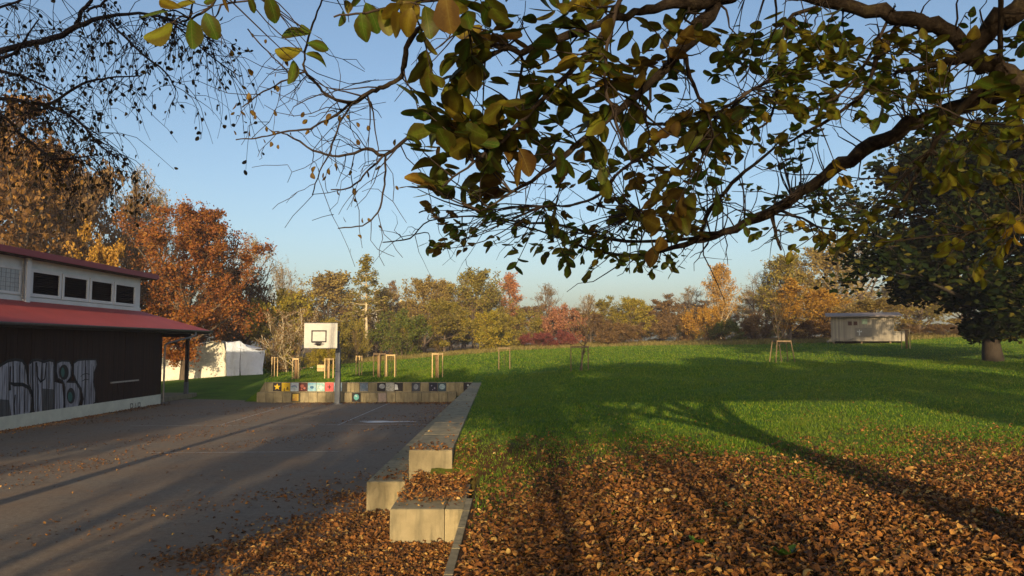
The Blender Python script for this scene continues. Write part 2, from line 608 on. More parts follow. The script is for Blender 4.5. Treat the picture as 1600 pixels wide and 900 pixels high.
# ================================================================== concrete seating walls
R = random.Random(11)
def block(mbname, parent, corners, z0, z1, mat=M_CONC, b=0.014):
    """a block with a four cornered plan (x,y), chamfered top and bottom"""
    c = np.array(corners, float)
    mid = c.mean(0)
    ins = mid + (c - mid) * (1 - b / np.maximum(np.linalg.norm(c - mid, axis=1, keepdims=True), 0.01) * 1.4)
    vs = [(p[0], p[1], z0) for p in c] + [(p[0], p[1], z1 - b) for p in c] + [(p[0], p[1], z1) for p in ins]
    fs = [(3, 2, 1, 0), (8, 9, 10, 11)]
    for k in range(2):
        for i in range(4):
            j = (i + 1) % 4
            fs.append((k * 4 + i, k * 4 + j, k * 4 + 4 + j, k * 4 + 4 + i))
    return MB().add(vs, fs).build(mbname, mat, parent)

def lerp(a, b, t): return a + (b - a) * t
side = empty("seating_wall", (-1.5, 13.9, 0))
tag(side, "long two tiered grey concrete seating wall between court and meadow", "wall")
side.location = (0, 0, 0)
Y0u, Y0l, Y1 = 13.9, 13.42, 38.3
def xr(y): return lerp(-1.07, -1.51, (y - 13.9) / 24.0)
def xm(y): return lerp(-1.84, -1.97, (y - 13.9) / 24.0)
def xl(y): return lerp(-2.50, -2.44, (y - 13.4) / 24.5)
y = Y0u; first = True
while y < Y1 - 0.3:
    ln = 2.4
    y2 = min(y + ln, Y1)
    e = 0.006
    block("block", side, [(xm(y), y + e), (xr(y), y + e), (xr(y2), y2 - e), (xm(y2), y2 - e)], -0.05, 0.985 + R.uniform(-.004, .004))
    y = y2
y = Y0l
while y < Y1 - 0.3:
    y2 = min(y + 2.4, Y1)
    block("block", side, [(xl(y), y + .006), (xm(y) - 0.004, y + .006), (xm(y2) - 0.004, y2 - .006), (xl(y2), y2 - .006)], -0.05, 0.515 + R.uniform(-.004, .004))
    y = y2

step = empty("concrete_step")
tag(step, "short concrete step block heaped with leaves, nearest the viewer", "step")
block("block", step, [(-1.77, 11.35), (-0.985, 11.35), (-0.985, 13.40), (-1.80, 13.40)], -0.05, 0.485)
block("block", step, [(-0.975, 11.35), (-0.71, 11.35), (-0.71, 13.40), (-0.975, 13.40)], -0.05, 0.481)
kerb = empty("kerb_edging")
tag(kerb, "narrow pale concrete edging strip running toward the viewer past the step", "edging")
y = 4.0
while y < 11.9:
    block("kerb_stone", kerb, [(-0.695, y + .005), (-0.60, y + .005), (-0.60, min(y + 1.0, 11.9) - .005), (-0.695, min(y + 1.0, 11.9) - .005)], -0.05, 0.535, b=0.01)
    y += 1.0

# tiled back wall
back = empty("painted_block_wall")
tag(back, "low two row concrete block wall with painted pictures behind the hoop", "wall")
YL, YU = 38.32, 38.80
def XU(u, Y): return (u - 800.0) / FPX * Y * 1.0
ups, lows = [], []
for i in range(25):
    u0 = 415.5 + 13.45 * i; u1 = u0 + 13.45
    x0, x1 = XU(u0, YU), XU(u1, YU)
    if x1 > -1.6: break
    j = R.uniform(-.012, .012)
    ups.append((block("block", back, [(x0 + .008, YU + j), (x1 - .008, YU + j), (x1 - .008, YU + .4), (x0 + .008, YU + .4)], 0.30, 0.965 + R.uniform(-.006, .006)), x0, x1, YU + j))
for i in range(25):
    u0 = 404 + 13.45 * i; u1 = u0 + 13.45
    x0, x1 = XU(u0, YL), XU(u1, YL)
    if x1 > -2.4: break
    j = R.uniform(-.015, .015)
    lows.append((block("block", back, [(x0 + .008, YL + j), (x1 - .008, YL + j), (x1 - .008, YU - .02), (x0 + .008, YU - .02)], -0.03, 0.495 + R.uniform(-.008, .008)), x0, x1, YL + j))
# slanted end stone
xa = ups[0][1]
MB().add([(xa - .34, YU, .30), (xa - .01, YU, .30), (xa - .01, YU, .93), (xa - .34, YU + .4, .30), (xa - .01, YU + .4, .30), (xa - .01, YU + .4, .93)],
         [(0, 1, 2), (5, 4, 3), (0, 2, 5, 3), (0, 3, 4, 1), (1, 4, 5, 2)]).build("end_stone", M_CONC, back)
def paint_mat(name, col, col2=None, sc=6):
    t = NT(name)
    f = t.noise(t.pos(), sc, 4, 0.6)
    c = t.ramp(f, [(0.38, col), (0.62, col2 or tuple(x * 0.7 for x in col))])
    t.principled(c, 0.7)
    return t.m
PAL = {}
def pm(name, *a):
    if name not in PAL: PAL[name] = paint_mat(name, *a)
    return PAL[name]
def sheet(parent, x0, x1, y, z0, z1, mat, name="painting"):
    return MB().box(x0, x1, y - .006, y - .001, z0, z1).build(name, mat, parent)
def motif(parent, polys, y, mat, name="motif"):
    mb = MB()
    for pl in polys:
        n = len(pl)
        mb.add([(a, y - .010, b) for a, b in pl] , [tuple(range(n))])
    return mb.build(name, mat, parent)
def disc(cx, cz, rx, rz=None, n=14, a0=0, a1=2 * math.pi):
    rz = rx if rz is None else rz
    return [(cx + rx * math.cos(a0 + (a1 - a0) * i / n), cz + rz * math.sin(a0 + (a1 - a0) * i / n)) for i in range(n)]
def star(cx, cz, r, k=5, q=0.42):
    return [(cx + (r if i % 2 == 0 else r * q) * math.sin(i * math.pi / k), cz + (r if i % 2 == 0 else r * q) * math.cos(i * math.pi / k)) for i in range(2 * k)]
def arc(cx, cz, r0, r1, n=10, a0=0.2, a1=2.6):
    A = [a0 + (a1 - a0) * i / n for i in range(n + 1)]
    return [(cx + r1 * math.cos(a), cz + r1 * math.sin(a)) for a in A] + [(cx + r0 * math.cos(a), cz + r0 * math.sin(a)) for a in A[::-1]]
BLK = pm("p_black", (0.016, 0.014, 0.018)); YEL = pm("p_yellow", (0.62, 0.40, 0.015)); WHT = pm("p_white", (0.52, 0.54, 0.55))
TEA = pm("p_teal", (0.10, 0.33, 0.32)); GRYB = pm("p_greyblue", (0.14, 0.18, 0.23), (0.07, 0.09, 0.13), 9)
def up_paint(i, mat):
    b, x0, x1, y = ups[i]
    sheet(b, x0 + .012, x1 - .012, y, 0.525, 0.945, mat)
    return b, 0.5 * (x0 + x1), 0.74, y
if True:
    b, c, z, y = up_paint(1, BLK); motif(b, [star(c, z, .18)], y, YEL)
    b, c, z, y = up_paint(2, YEL); motif(b, [[(c - .11, .53), (c - .03, .53), (c - .05, .70), (c - .08, .70)], [(c + .02, .60), (c + .16, .60), (c + .12, .74), (c + .05, .76)]], y, pm("p_ochre", (0.16, 0.10, 0.01)))
    b, c, z, y = up_paint(3, pm("p_paleblue", (0.45, 0.52, 0.56)))
    motif(b, [arc(c - .02, .66, .14, .17)], y, pm("p_violet", (0.22, 0.12, 0.36))); motif(b, [arc(c - .02, .66, .10, .13)], y, TEA)
    b, c, z, y = up_paint(4, pm("p_maroon", (0.035, 0.012, 0.014), (0.10, 0.02, 0.02)))
    motif(b, [disc(c - .06, .78, .09), disc(c + .06, .68, .06), star(c - .08, .62, .07)], y, pm("p_coral", (0.42, 0.13, 0.09)))
    b, c, z, y = up_paint(5, pm("p_skyblue", (0.10, 0.25, 0.36), (0.28, 0.40, 0.42), 5))
    motif(b, [disc(c, .72, .10, .07)], y, pm("p_deepblue", (0.04, 0.12, 0.22)))
    b, c, z, y = up_paint(6, pm("p_mint", (0.40, 0.44, 0.38), (0.18, 0.34, 0.33), 7)); motif(b, [star(c + .03, .72, .13, 4, .5)], y, WHT)
    b, c, z, y = up_paint(7, pm("p_red", (0.80, 0.10, 0.10)))
    motif(b, [[(c - .022, .60), (c + .022, .60), (c + .022, .86), (c - .022, .86)], [(c - .10, .72), (c - .03, .70), (c - .03, .77), (c - .10, .76)], [(c + .03, .70), (c + .10, .72), (c + .10, .76), (c + .03, .77)]], y, BLK)
    up_paint(8, pm("p_iceblue", (0.24, 0.33, 0.40)))
    b, c, z, y = up_paint(11, GRYB); motif(b, [disc(c, .74, .12, .13)], y, pm("p_slate", (0.09, 0.14, 0.21)))
    b, c, z, y = up_paint(13, BLK); motif(b, [disc(c + .04, .77, .15, .12)], y, pm("p_cloud", (0.30, 0.32, 0.34)))
    up_paint(14, pm("p_speckle", (0.40, 0.39, 0.34), (0.20, 0.20, 0.18), 20))
    b, c, z, y = up_paint(15, BLK); motif(b, [[(c - .20, .60), (c - .02, .60), (c - .06, .84), (c - .20, .88)]], y, WHT)
    b, c, z, y = up_paint(17, pm("p_night", (0.045, 0.05, 0.065))); motif(b, [disc(c, .75, .12, .14)], y, pm("p_ash", (0.22, 0.24, 0.27)))
    b, c, z, y = up_paint(19, pm("p_navy", (0.016, 0.018, 0.035))); motif(b, [star(c - .08, .80, .05, 4), star(c + .07, .68, .06, 4), star(c - .03, .60, .04, 4)], y, pm("p_lilac", (0.30, 0.28, 0.36)))
    b, c, z, y = up_paint(20, pm("p_navy2", (0.04, 0.07, 0.09))); motif(b, [disc(c + .01, .75, .15, .14)], y, pm("p_frost", (0.30, 0.38, 0.40), (0.12, 0.20, 0.22), 16))
    if len(ups) > 23:
        b, c, z, y = up_paint(23, BLK); motif(b, [disc(c, .82, .05)], y, WHT)
def low_paint(i, mat):
    b, x0, x1, y = lows[i]
    sheet(b, x0 + .012, x1 - .012, y, 0.03, 0.47, mat)
    return b, 0.5 * (x0 + x1), 0.25, y
b, c, z, y = low_paint(4, pm("p_olive", (0.05, 0.045, 0.02))); motif(b, [[(c - .15, .08), (c + .15, .08), (c + .15, .42), (c - .15, .42)]], y, pm("p_gold", (0.42, 0.30, 0.04), (0.30, 0.15, 0.03)))
b, c, z, y = low_paint(11, BLK); motif(b, [disc(c, .26, .13, .15)], y, TEA)
motif(b, [arc(c - .03, .28, .03, .07)], y - .004, WHT)
b, c, z, y = low_paint(14, pm("p_blush", (0.36, 0.26, 0.21), (0.27, 0.22, 0.17), 10))

# ================================================================== basketball hoop
hoop = empty("basketball_hoop", (-8.42, 37.35, 0))
tag(hoop, "basketball hoop with pale backboard on a grey steel post", "basketball hoop")
mb = MB().cbox(-.12, .12, -.12, .12, 0, 1.55, .015).cbox(-.11, .11, -.11, .11, 1.55, 2.62, .012)
mb.build("post", M_STEEL, hoop)
MB().cbox(-.24, .24, -.24, .24, -.01, .03, .008).build("base_plate", M_STEEL, hoop)
bx0, bx1, bz0, bz1, by = -1.36, 0.20, 2.70, 3.86, -1.15
mb = MB()
for zz in (2.85, 3.55):
    mb.bar((0, 0, zz if zz < 3 else 2.55), (-.25, by + .06, zz), .07, .07)
mb.bar((0, 0, 2.5), (0, -.05, 3.5), .1, .1)
mb.bar((0, -.03, 3.45), (-.75, by + .06, 3.45), .06, .06)
mb.build("arm", M_STEEL, hoop)
bb = MB().cbox(bx0, bx1, by, by + .045, bz0, bz1, .006).build("backboard", M_BACKB, hoop)
fc = -0.66
mb = MB()
mb.box(fc - .36, fc + .36, by - .006, by - .001, 3.47, 3.53).box(fc - .36, fc + .36, by - .006, by - .001, 2.96, 3.02)
mb.box(fc - .36, fc - .30, by - .006, by - .001, 3.02, 3.47).box(fc + .30, fc + .36, by - .006, by - .001, 3.02, 3.47)
mb.build("target_frame", M_BLACKP, bb)
mb = MB()
mb.box(bx0 - .01, bx1 + .01, by + .002, by + .05, bz1, bz1 + .025).box(bx0 - .01, bx1 + .01, by + .002, by + .05, bz0 - .025, bz0)
mb.build("edge_strip", M_STEEL, bb)
mb = MB()
an = np.linspace(0, 2 * math.pi, 25)
ring = np.stack([fc + .225 * np.cos(an), by - .375 + .225 * np.sin(an), np.full(25, 2.955)], -1)
mb.tube(ring, np.full(25, .016), 6, cap=False)
rim = mb.build("rim", M_DARKSTEEL, hoop)
MB().box(fc - .12, fc + .12, by - .16, by - .008, 2.86, 2.94).add([(fc - .09, by - .01, 2.80), (fc + .09, by - .01, 2.80), (fc + .06, by - .2, 2.93), (fc - .06, by - .2, 2.93)], [(0, 1, 2, 3)]).build("rim_bracket", M_DARKSTEEL, rim)

# ================================================================== clubhouse with clerestory
house = empty("clubhouse", (0, 0, 0))
tag(house, "low clubhouse with red roofs, dark boarded wall and white clerestory", "building")
XW = -17.05                      # plane of the boarded wall
HY0, HY1 = 16.0, 37.4
XB = -23.4                       # rear of the house
wall = MB().box(XB, XW - .03, HY0, HY1, 0.0, 3.75).build("wall_core", M_BOARD, house)
pl = MB().box(XB - .03, XW + .06, HY0 - .03, HY1 + .03, -0.02, 0.46).build("plinth", M_PLINTH, house)
rb = random.Random(5)
y = 21.0
bm_cache = {}
while y < HY1 - .02:
    w = 0.19
    d = rb.choice([0.018, 0.024, 0.030])
    o = MB().cbox(0, d + .03, .004, w - .004, 0, 3.1, .004).build("board", M_BOARD, wall) if d not in bm_cache else link("board", bm_cache[d], wall)
    bm_cache[d] = o.data
    o.location = (XW - .03, y, 0.462)
    y += w
for k in range(30):              # end wall, towards the lawn, same boards
    o = MB().cbox(.004, .196, 0, .03, 0, 3.1, .004).build("board", M_BOARD, wall) if "e" not in bm_cache else link("board", bm_cache["e"], wall)
    bm_cache["e"] = o.data
    o.location = (XW - .25 - k * .2, HY1 - .001, 0.462)

EZ, EX, EY = 3.62, -16.55, 42.2      # eaves height, front and end lines of the lower roof
CX, CZ, CY = -18.8, 4.55, 38.8       # foot of the clerestory
# lower roof: front slope, hip, end slope
def slab(name, quad, th, mat, parent):
    q = [Vector(p) for p in quad]
    n = (q[1] - q[0]).cross(q[2] - q[0]).normalized()
    if n.z < 0: n = -n
    vs = q + [p - n * th for p in q]
    k = len(q)
    fs = [tuple(range(k)), tuple(range(2 * k - 1, k - 1, -1))] + [(i, i + k, (i + 1) % k + k, (i + 1) % k) for i in range(k)]
    return MB().add(vs, fs).build(name, mat, parent)
roof = slab("roof", [(EX, HY0 - 1, EZ), (EX, EY, EZ), (CX, CY, CZ), (CX, HY0 - 1, CZ)], .07, M_ROOF, house)
slab("hip_roof", [(EX, EY, EZ), (-23.6, EY, EZ), (-21.5, CY, CZ), (CX, CY, CZ)], .07, M_ROOF, house)
MB().bar((EX - .02, HY0 - 1, EZ - .10), (EX - .02, EY - .02, EZ - .10), .05, .13).bar((EX - .1, EY - .04, EZ - .10), (-23.5, EY - .04, EZ - .10), .05, .13).build("eaves_board", M_SOFFIT, house)
slab("soffit", [(EX - .06, HY0 - 1, EZ - .165), (EX - .06, EY - .06, EZ - .165), (-23.5, EY - .06, EZ - .165), (-23.5, HY0 - 1, EZ - .165)], .02, M_SOFFIT, house)
# gutter, half round, with downpipe
mb = MB()
an = np.linspace(math.pi, 2 * math.pi, 7)
yy = [HY0 - 1, EY + .05]
vs = [(EX + .07 + .075 * math.cos(a), Y, EZ - .03 + .075 * math.sin(a)) for Y in yy for a in an]
mb.add(vs, [(i, i + 1, i + 8, i + 7) for i in range(6)])
vs2 = [(EX + .07 + .070 * math.cos(a), Y, EZ - .03 + .070 * math.sin(a)) for Y in yy for a in an]
mb.add(vs2, [(i + 7, i + 8, i + 1, i) for i in range(6)])
mb.tube([(EX + .145, HY0 - 1, EZ - .025), (EX + .145, EY + .05, EZ - .025)], [.011, .011], 6)
mb.build("gutter", M_GUTTER, house)
dp = spline([(EX + .07, 40.1, EZ - .1), (EX + .05, 39.9, EZ - .32), (-16.72, 38.6, EZ - .55), (-16.92, 37.75, EZ - .72), (-16.95, 37.62, EZ - 1.0), (-16.95, 37.62, 1.5), (-16.95, 37.62, .2), (-16.85, 37.5, .02)], 4)
MB().tube(dp, np.full(len(dp), .05), 8).build("downpipe", M_GUTTER, house)
# porch beyond the end wall: post, beam, step
MB().cbox(-17.58, -17.42, 41.45, 41.61, .2, EZ - .18, .008).build("porch_post", M_SOFFIT, house)
MB().cbox(-17.595, -17.405, 41.435, 41.625, .2, .86, .006).build("post_shoe", M_STEEL, house)
MB().box(-23.4, -17.36, 41.46, 41.60, EZ - .36, EZ - .18).build("porch_beam", M_SOFFIT, house)
MB().cbox(-23.4, -17.35, 37.5, 42.6, -.1, .22, .02).build("porch_step", M_CONC, house)
# clerestory
cl = MB().box(XB + .4, CX - .03, HY0, CY, 4.3, 6.25).build("clerestory_wall", M_WHITE, house)
def CW(u, v):     # point of the clerestory wall plane
    b_ = (450.0 - v) / FPX
    d = CX / ((u - 800.0) / FPX)
    p = P(u, v, d); return p[1], p[2]
def frame_rect(y0, y1, z0, z1, w, x, t, mat, name, parent):
    mb = MB()
    mb.box(x, x + t, y0 - w, y1 + w, z1, z1 + w).box(x, x + t, y0 - w, y1 + w, z0 - w, z0)
    mb.box(x, x + t, y0 - w, y0, z0, z1).box(x, x + t, y1, y1 + w, z0, z1)
    return mb.build(name, mat, parent)
for (u0, u1, vt, vb) in ((49, 91.5, 423, 463.5), (98.5, 135, 431, 467.5), (141.5, 174, 437.5, 471), (179.5, 209, 443, 474.5)):
    ya, za = CW(u0, vb); yb, zb = CW(u1, 0.5 * (vt + vb))
    z0, z1 = 4.86, 5.70
    wd = MB().box(CX - .028, CX - .008, ya, yb, z0, z1).build("louver_window", M_LOUVER, cl)
    frame_rect(ya, yb, z0, z1, .13, CX - .03, .075, M_WHITE, "frame", wd)
    n = 9
    sh = None
    for k in range(n):
        zz = z0 + (k + .5) * (z1 - z0) / n
        o = MB().add([(CX + .002, 0, -.03), (CX + .002, yb - ya, -.03), (CX - .022, yb - ya, .035), (CX - .022, 0, .035), (CX + .006, 0, -.03), (CX + .006, yb - ya, -.03), (CX - .018, yb - ya, .035), (CX - .018, 0, .035)],
                     [(3, 2, 1, 0), (4, 5, 6, 7), (0, 1, 5, 4), (2, 3, 7, 6), (1, 2, 6, 5), (3, 0, 4, 7)]).build("slat", M_LOUVER, wd) if sh is None else link("slat", sh, wd)
        sh = o.data
        o.location = (0, ya, zz)
ya = 24.5; yb, _z = CW(30, 440)
fw = MB().box(CX - .028, CX + .0, ya, yb, 4.86, 5.70).build("frosted_window", M_FROST, cl)
frame_rect(ya, yb, 4.86, 5.70, .10, CX - .03, .055, M_WHITE, "frame", fw)
mb = MB()
for k in range(1, 18):
    mb.box(CX + .0005, CX + .006, ya + k * (yb - ya) / 18 - .008, ya + k * (yb - ya) / 18 + .008, 4.86, 5.70)
for k in range(1, 5):
    mb.box(CX + .002, CX + .008, ya, yb, 4.86 + k * .168 - .006, 4.86 + k * .168 + .006)
mb.build("wire_grid", M_GUTTER, fw)
ya, _ = CW(38, 440); 
MB().cbox(CX - .03, CX + .16, ya - .1, ya + .16, 4.45, 6.2, .01).build("white_pilaster", M_WHITE, cl)
MB().tube([(CX + .1, ya - .2, 6.2), (CX + .1, ya - .2, 4.6)], [.035, .035], 8).build("drain_pipe", M_GUTTER, cl)
MB().box(CX - .03, CX + .03, HY0, CY + .0, 4.50, 4.70).build("flashing", M_WHITE, cl)
# upper roof
ur = slab("upper_roof", [(CX + .42, HY0 - 1, 6.44), (CX + .42, 39.75, 6.40), (XB - .3, 39.75, 6.85), (XB - .3, HY0 - 1, 6.85)], .06, M_ROOF, house)
MB().box(CX + .40, CX + .46, HY0 - 1, 39.78, 6.22, 6.46).build("fascia", M_FASCIA, ur)
MB().box(XB - .3, CX + .39, 39.72, 39.78, 6.22, 6.40).build("fascia", M_FASCIA, ur)
MB().box(XB, CX + .39, HY0 - 1, 39.70, 6.18, 6.24).build("soffit", M_SOFFIT, ur)
# rail, graffiti
def WP(u, v, off=0.0):
    d = (XW + off) / ((u - 800.0) / FPX)
    return P(u, v, d)
a, b_ = WP(171, 598), WP(214, 594)
MB().box(XW + .03, XW + .10, a[1], b_[1], a[2] - .03, a[2] + .03).build("pale_rail", plain("pale_rail_paint", (0.34, 0.31, 0.27), .8), house)
def gpt(x, y):                   # a spot of the graffiti on the wall plane, along and up
    p = WP(max(x / 6.0, -60), y / 6.0 + 530)
    return p[1], p[2]
GX0 = XW + 0.036
def gfill(polys, lvl, mat, name):
    mb = MB()
    for pl_ in polys:
        mb.add([(GX0 + lvl * .004, *gpt(*q)) for q in pl_], [tuple(range(len(pl_)))])
    return mb
def gstroke(mb, pts, w, lvl, conv=gpt, x=None):
    p = [Vector(conv(*q)) for q in pts]
    vs = []
    for i in range(len(p)):
        d = (p[min(i + 1, len(p) - 1)] - p[max(i - 1, 0)])
        d = d.normalized() if d.length > 1e-6 else Vector((0, 1))
        s = Vector((-d.y, d.x)) * (w / 2)
        for q in (p[i] - s, p[i] + s):
            vs.append(((GX0 if x is None else x) + lvl * .004, q.x, q.y))
    mb.add(vs, [(2 * i, 2 * i + 1, 2 * i + 3, 2 * i + 2) for i in range(len(p) - 1)])
def gell(cx, cy, rx, ry, n=18):
    return [(cx + rx * math.cos(i * 2 * math.pi / n), cy + ry * math.sin(i * 2 * math.pi / n)) for i in range(n)]
LA = [(-40, 270), (0, 240), (60, 205), (130, 190), (195, 200), (225, 240), (245, 330), (250, 420), (290, 500), (293, 640), (272, 720), (230, 745), (120, 762), (0, 798), (-40, 805)]
LM = [(262, 230), (290, 200), (340, 192), (375, 202), (400, 212), (450, 196), (490, 205), (502, 260), (502, 400), (575, 420), (588, 600), (578, 700), (500, 703), (350, 718), (318, 738), (300, 640), (292, 480), (262, 420)]
LB = [(520, 220), (570, 200), (640, 205), (665, 260), (655, 350), (612, 400), (700, 402), (738, 470), (745, 560), (722, 640), (690, 680), (597, 690), (596, 450), (578, 392), (530, 370), (515, 300)]
LI = [(680, 225), (720, 196), (790, 190), (890, 190), (900, 240), (872, 310), (865, 400), (885, 500), (880, 590), (852, 620), (850, 640), (780, 660), (742, 672), (772, 560), (748, 460), (702, 390), (680, 330)]
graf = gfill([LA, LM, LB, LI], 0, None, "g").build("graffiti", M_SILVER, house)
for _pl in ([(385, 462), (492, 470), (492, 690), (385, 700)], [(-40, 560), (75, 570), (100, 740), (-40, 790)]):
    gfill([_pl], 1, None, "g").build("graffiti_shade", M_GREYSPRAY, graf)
mb = gfill([gell(588, 310, 46, 72), gell(655, 530, 38, 75)], 2, None, "g")
W = .10
for pts, w in (((LA[0:8]), W), ([(80, 480), (80, 412), (120, 424), (200, 424), (258, 455), (295, 540), (288, 660), (250, 742)], .13),
               ([(85, 255), (82, 400)], .07), ([(108, 195), (112, 420)], .04), ([(176, 200), (172, 420)], .03), ([(130, 520), (120, 620), (130, 748)], .06), ([(220, 470), (214, 735)], .035),
               (LM[0:9], W), ([(330, 215), (338, 350), (368, 402), (408, 372), (424, 220)], .07), ([(385, 215), (372, 400)], .05), ([(345, 420), (345, 705)], .045), ([(500, 400), (498, 690)], .05), ([(455, 215), (452, 460)], .03), ([(292, 210), (300, 640), (318, 738)], .08),
               (LB + [LB[0]], .075), (LI + [LI[0]], .07), ([(790, 190), (788, 420), (780, 658)], .06), ([(828, 200), (826, 640)], .025), ([(745, 352), (765, 330), (800, 322), (830, 330)], .03), ([(755, 395), (790, 375), (822, 380)], .03), ([(850, 230), (846, 630)], .02)):
    gstroke(mb, pts, w, 3)
for _k in range(26):
    _x = 8 + _k * 34 + 9 * math.sin(_k * 2.3)
    _a = 195 + 60 * abs(math.sin(_k * 1.7)); _b = 790 - _x * .17 - 70 * abs(math.sin(_k * 2.9))
    gstroke(mb, [(_x, _a), (_x + 1, .5 * (_a + _b)), (_x, _b)], .012 + .02 * abs(math.sin(_k * 3.3)), 3)
mb.build("graffiti_outline", M_BLACKP, graf)
gfill([gell(576, 310, 17, 46, 12), gell(645, 540, 22, 46, 12)], 4, None, "g").build("graffiti_eyes", M_TEAL, graf)
# letters on the plinth
mb = MB()
def bpt(x, y):
    p = WP(x, y, .06); return p[1], p[2]
for st in ([(203.5, 644), (203.5, 631), (207, 631), (207.5, 636), (204, 637.5), (208, 639), (208, 643), (203.5, 644)],
           [(209.5, 643), (211.5, 630), (213.5, 642)], [(210, 638), (213, 637.5)],
           [(215.5, 642), (215.5, 629.5), (219, 629.5), (219, 634.5), (215.8, 635.5), (219.6, 641)]):
    gstroke(mb, st, .055, 1, bpt, XW + .062)
mb.build("plinth_lettering", M_BLACKP, house)
# ================================================================== tents behind the clubhouse
def cloth_grid(corners, nu, nv, amp, seed, sag=0.0):
    """a rumpled sheet between four corners (a b / d c)"""
    a, b, c, d = [np.array(q, float) for q in corners]
    r = np.random.default_rng(seed)
    n = np.cross(b - a, d - a); n /= np.linalg.norm(n)
    U, Vv = np.meshgrid(np.linspace(0, 1, nu), np.linspace(0, 1, nv))
    p = (a[None, None] * ((1 - U) * (1 - Vv))[..., None] + b[None, None] * (U * (1 - Vv))[..., None] + c[None, None] * (U * Vv)[..., None] + d[None, None] * ((1 - U) * Vv)[..., None])
    h = np.zeros_like(U)
    for k in range(7):
        fu, fv, ph = r.uniform(-9, 9), r.uniform(-4, 4), r.uniform(0, 6)
        h += np.sin(fu * U + fv * Vv + ph) / 7
    h += 0.6 * np.abs(np.sin(3.2 * U + 2.0 * Vv + r.uniform(0, 6))) ** 6
    p = p + n[None, None] * (h * amp)[..., None]
    p[..., 2] -= sag * (np.sin(U * math.pi) * (1 - Vv))
    V = p.reshape(-1, 3)
    i = (np.arange(nv - 1)[:, None] * nu + np.arange(nu - 1)[None, :]).ravel()
    F = np.stack([i, i + nu, i + nu + 1, i + 1], -1)
    return V, F

def cloth(name, panels, mat, parent):
    Vs, Fs, n = [], [], 0
    for k, (cs, amp, sag) in enumerate(panels):
        V_, F_ = cloth_grid(cs, 26, 18, amp, k + len(name), sag)
        Vs.append(V_); Fs.append(F_ + n); n += len(V_)
    o = link(name, mesh_np(name, np.concatenate(Vs), np.concatenate(Fs), [mat], smooth=True), parent)
    s = o.modifiers.new("thickness", 'SOLIDIFY'); s.thickness = 0.02
    return o

def tarp_mat(name, col):
    t = NT(name)
    p = t.pos()
    f = t.noise(p, 1.4, 5, 0.6)
    c = t.ramp(f, [(0.3, tuple(x * .82 for x in col)), (0.7, col)])
    t.principled(c, 0.55, t.bump(t.noise(p, 3.5, 4, 0.6), 0.9, 0.16), spec=0.35)
    return t.m
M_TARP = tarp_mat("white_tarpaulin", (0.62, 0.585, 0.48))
M_TARP_SHADE = tarp_mat("shade_blue_tarpaulin", (0.50, 0.55, 0.66))  # white cloth with the blue of the clubhouse shade put into its colour
def TP(u, v, d): return PY(u, v, d)
tent = empty("white_tent", tuple(TP(300, 586, 63)))
tent.location = (0, 0, 0)
tag(tent, "cream white tarpaulin tent glowing in the sun behind the clubhouse", "tent")
D0 = 63.0
gl = lambda u, Y: float(hz((u - 800) / FPX * Y, Y)) - .05
def corner(u, v, Y): return tuple(TP(u, v, Y))
def foot(u, Y): return ((u - 800) / FPX * Y, Y, gl(u, Y))
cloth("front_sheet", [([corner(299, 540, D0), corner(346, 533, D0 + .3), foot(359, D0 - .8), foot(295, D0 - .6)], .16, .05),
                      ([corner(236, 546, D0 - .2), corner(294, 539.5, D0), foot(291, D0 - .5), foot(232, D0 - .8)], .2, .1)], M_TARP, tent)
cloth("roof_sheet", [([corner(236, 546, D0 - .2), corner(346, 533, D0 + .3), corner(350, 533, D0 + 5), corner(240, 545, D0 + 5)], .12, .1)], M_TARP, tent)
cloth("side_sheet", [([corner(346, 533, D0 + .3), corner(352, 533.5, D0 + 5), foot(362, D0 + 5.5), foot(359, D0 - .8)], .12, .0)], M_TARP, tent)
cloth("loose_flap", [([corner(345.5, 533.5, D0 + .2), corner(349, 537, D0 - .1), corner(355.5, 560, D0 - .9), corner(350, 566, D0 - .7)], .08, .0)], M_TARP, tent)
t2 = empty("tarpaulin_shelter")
tag(t2, "white tarpaulin shelter coloured with the blue of shade beside the sunlit tent", "shelter")
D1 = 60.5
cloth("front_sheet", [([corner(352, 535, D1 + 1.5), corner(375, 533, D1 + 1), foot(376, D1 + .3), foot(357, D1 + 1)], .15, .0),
                      ([corner(375, 533, D1 + 1), corner(413, 547, D1 - .5), foot(411.5, D1 - 1.2), foot(376, D1 + .3)], .3, .25)], M_TARP_SHADE, t2)
cloth("roof_sheet", [([corner(352, 535, D1 + 1.5), corner(413, 547, D1 - .5), corner(416, 547, D1 + 4), corner(356, 534, D1 + 5)], .2, .2)], M_TARP_SHADE, t2)
# stump like stone in front of the tent
g = G(284, 588)
st = empty("boulder_post", tuple(g))
tag(st, "small pinkish stone post with rounded top in front of the white tent", "stone")
mb = MB()
zs = np.linspace(-.05, 1.0, 9); rr = [.36, .35, .34, .34, .33, .31, .27, .19, .05]
pts = np.stack([np.zeros(9), np.zeros(9), zs], -1)
mb.tube(pts, rr, 10)
mb.build("stone", plain("pink_stone", (0.33, 0.21, 0.17), .95, .25, 3, .4), st, True)
MB().cbox(.42, 1.1, -.2, .3, -.05, .32, .05).build("footing", M_CONC, st)
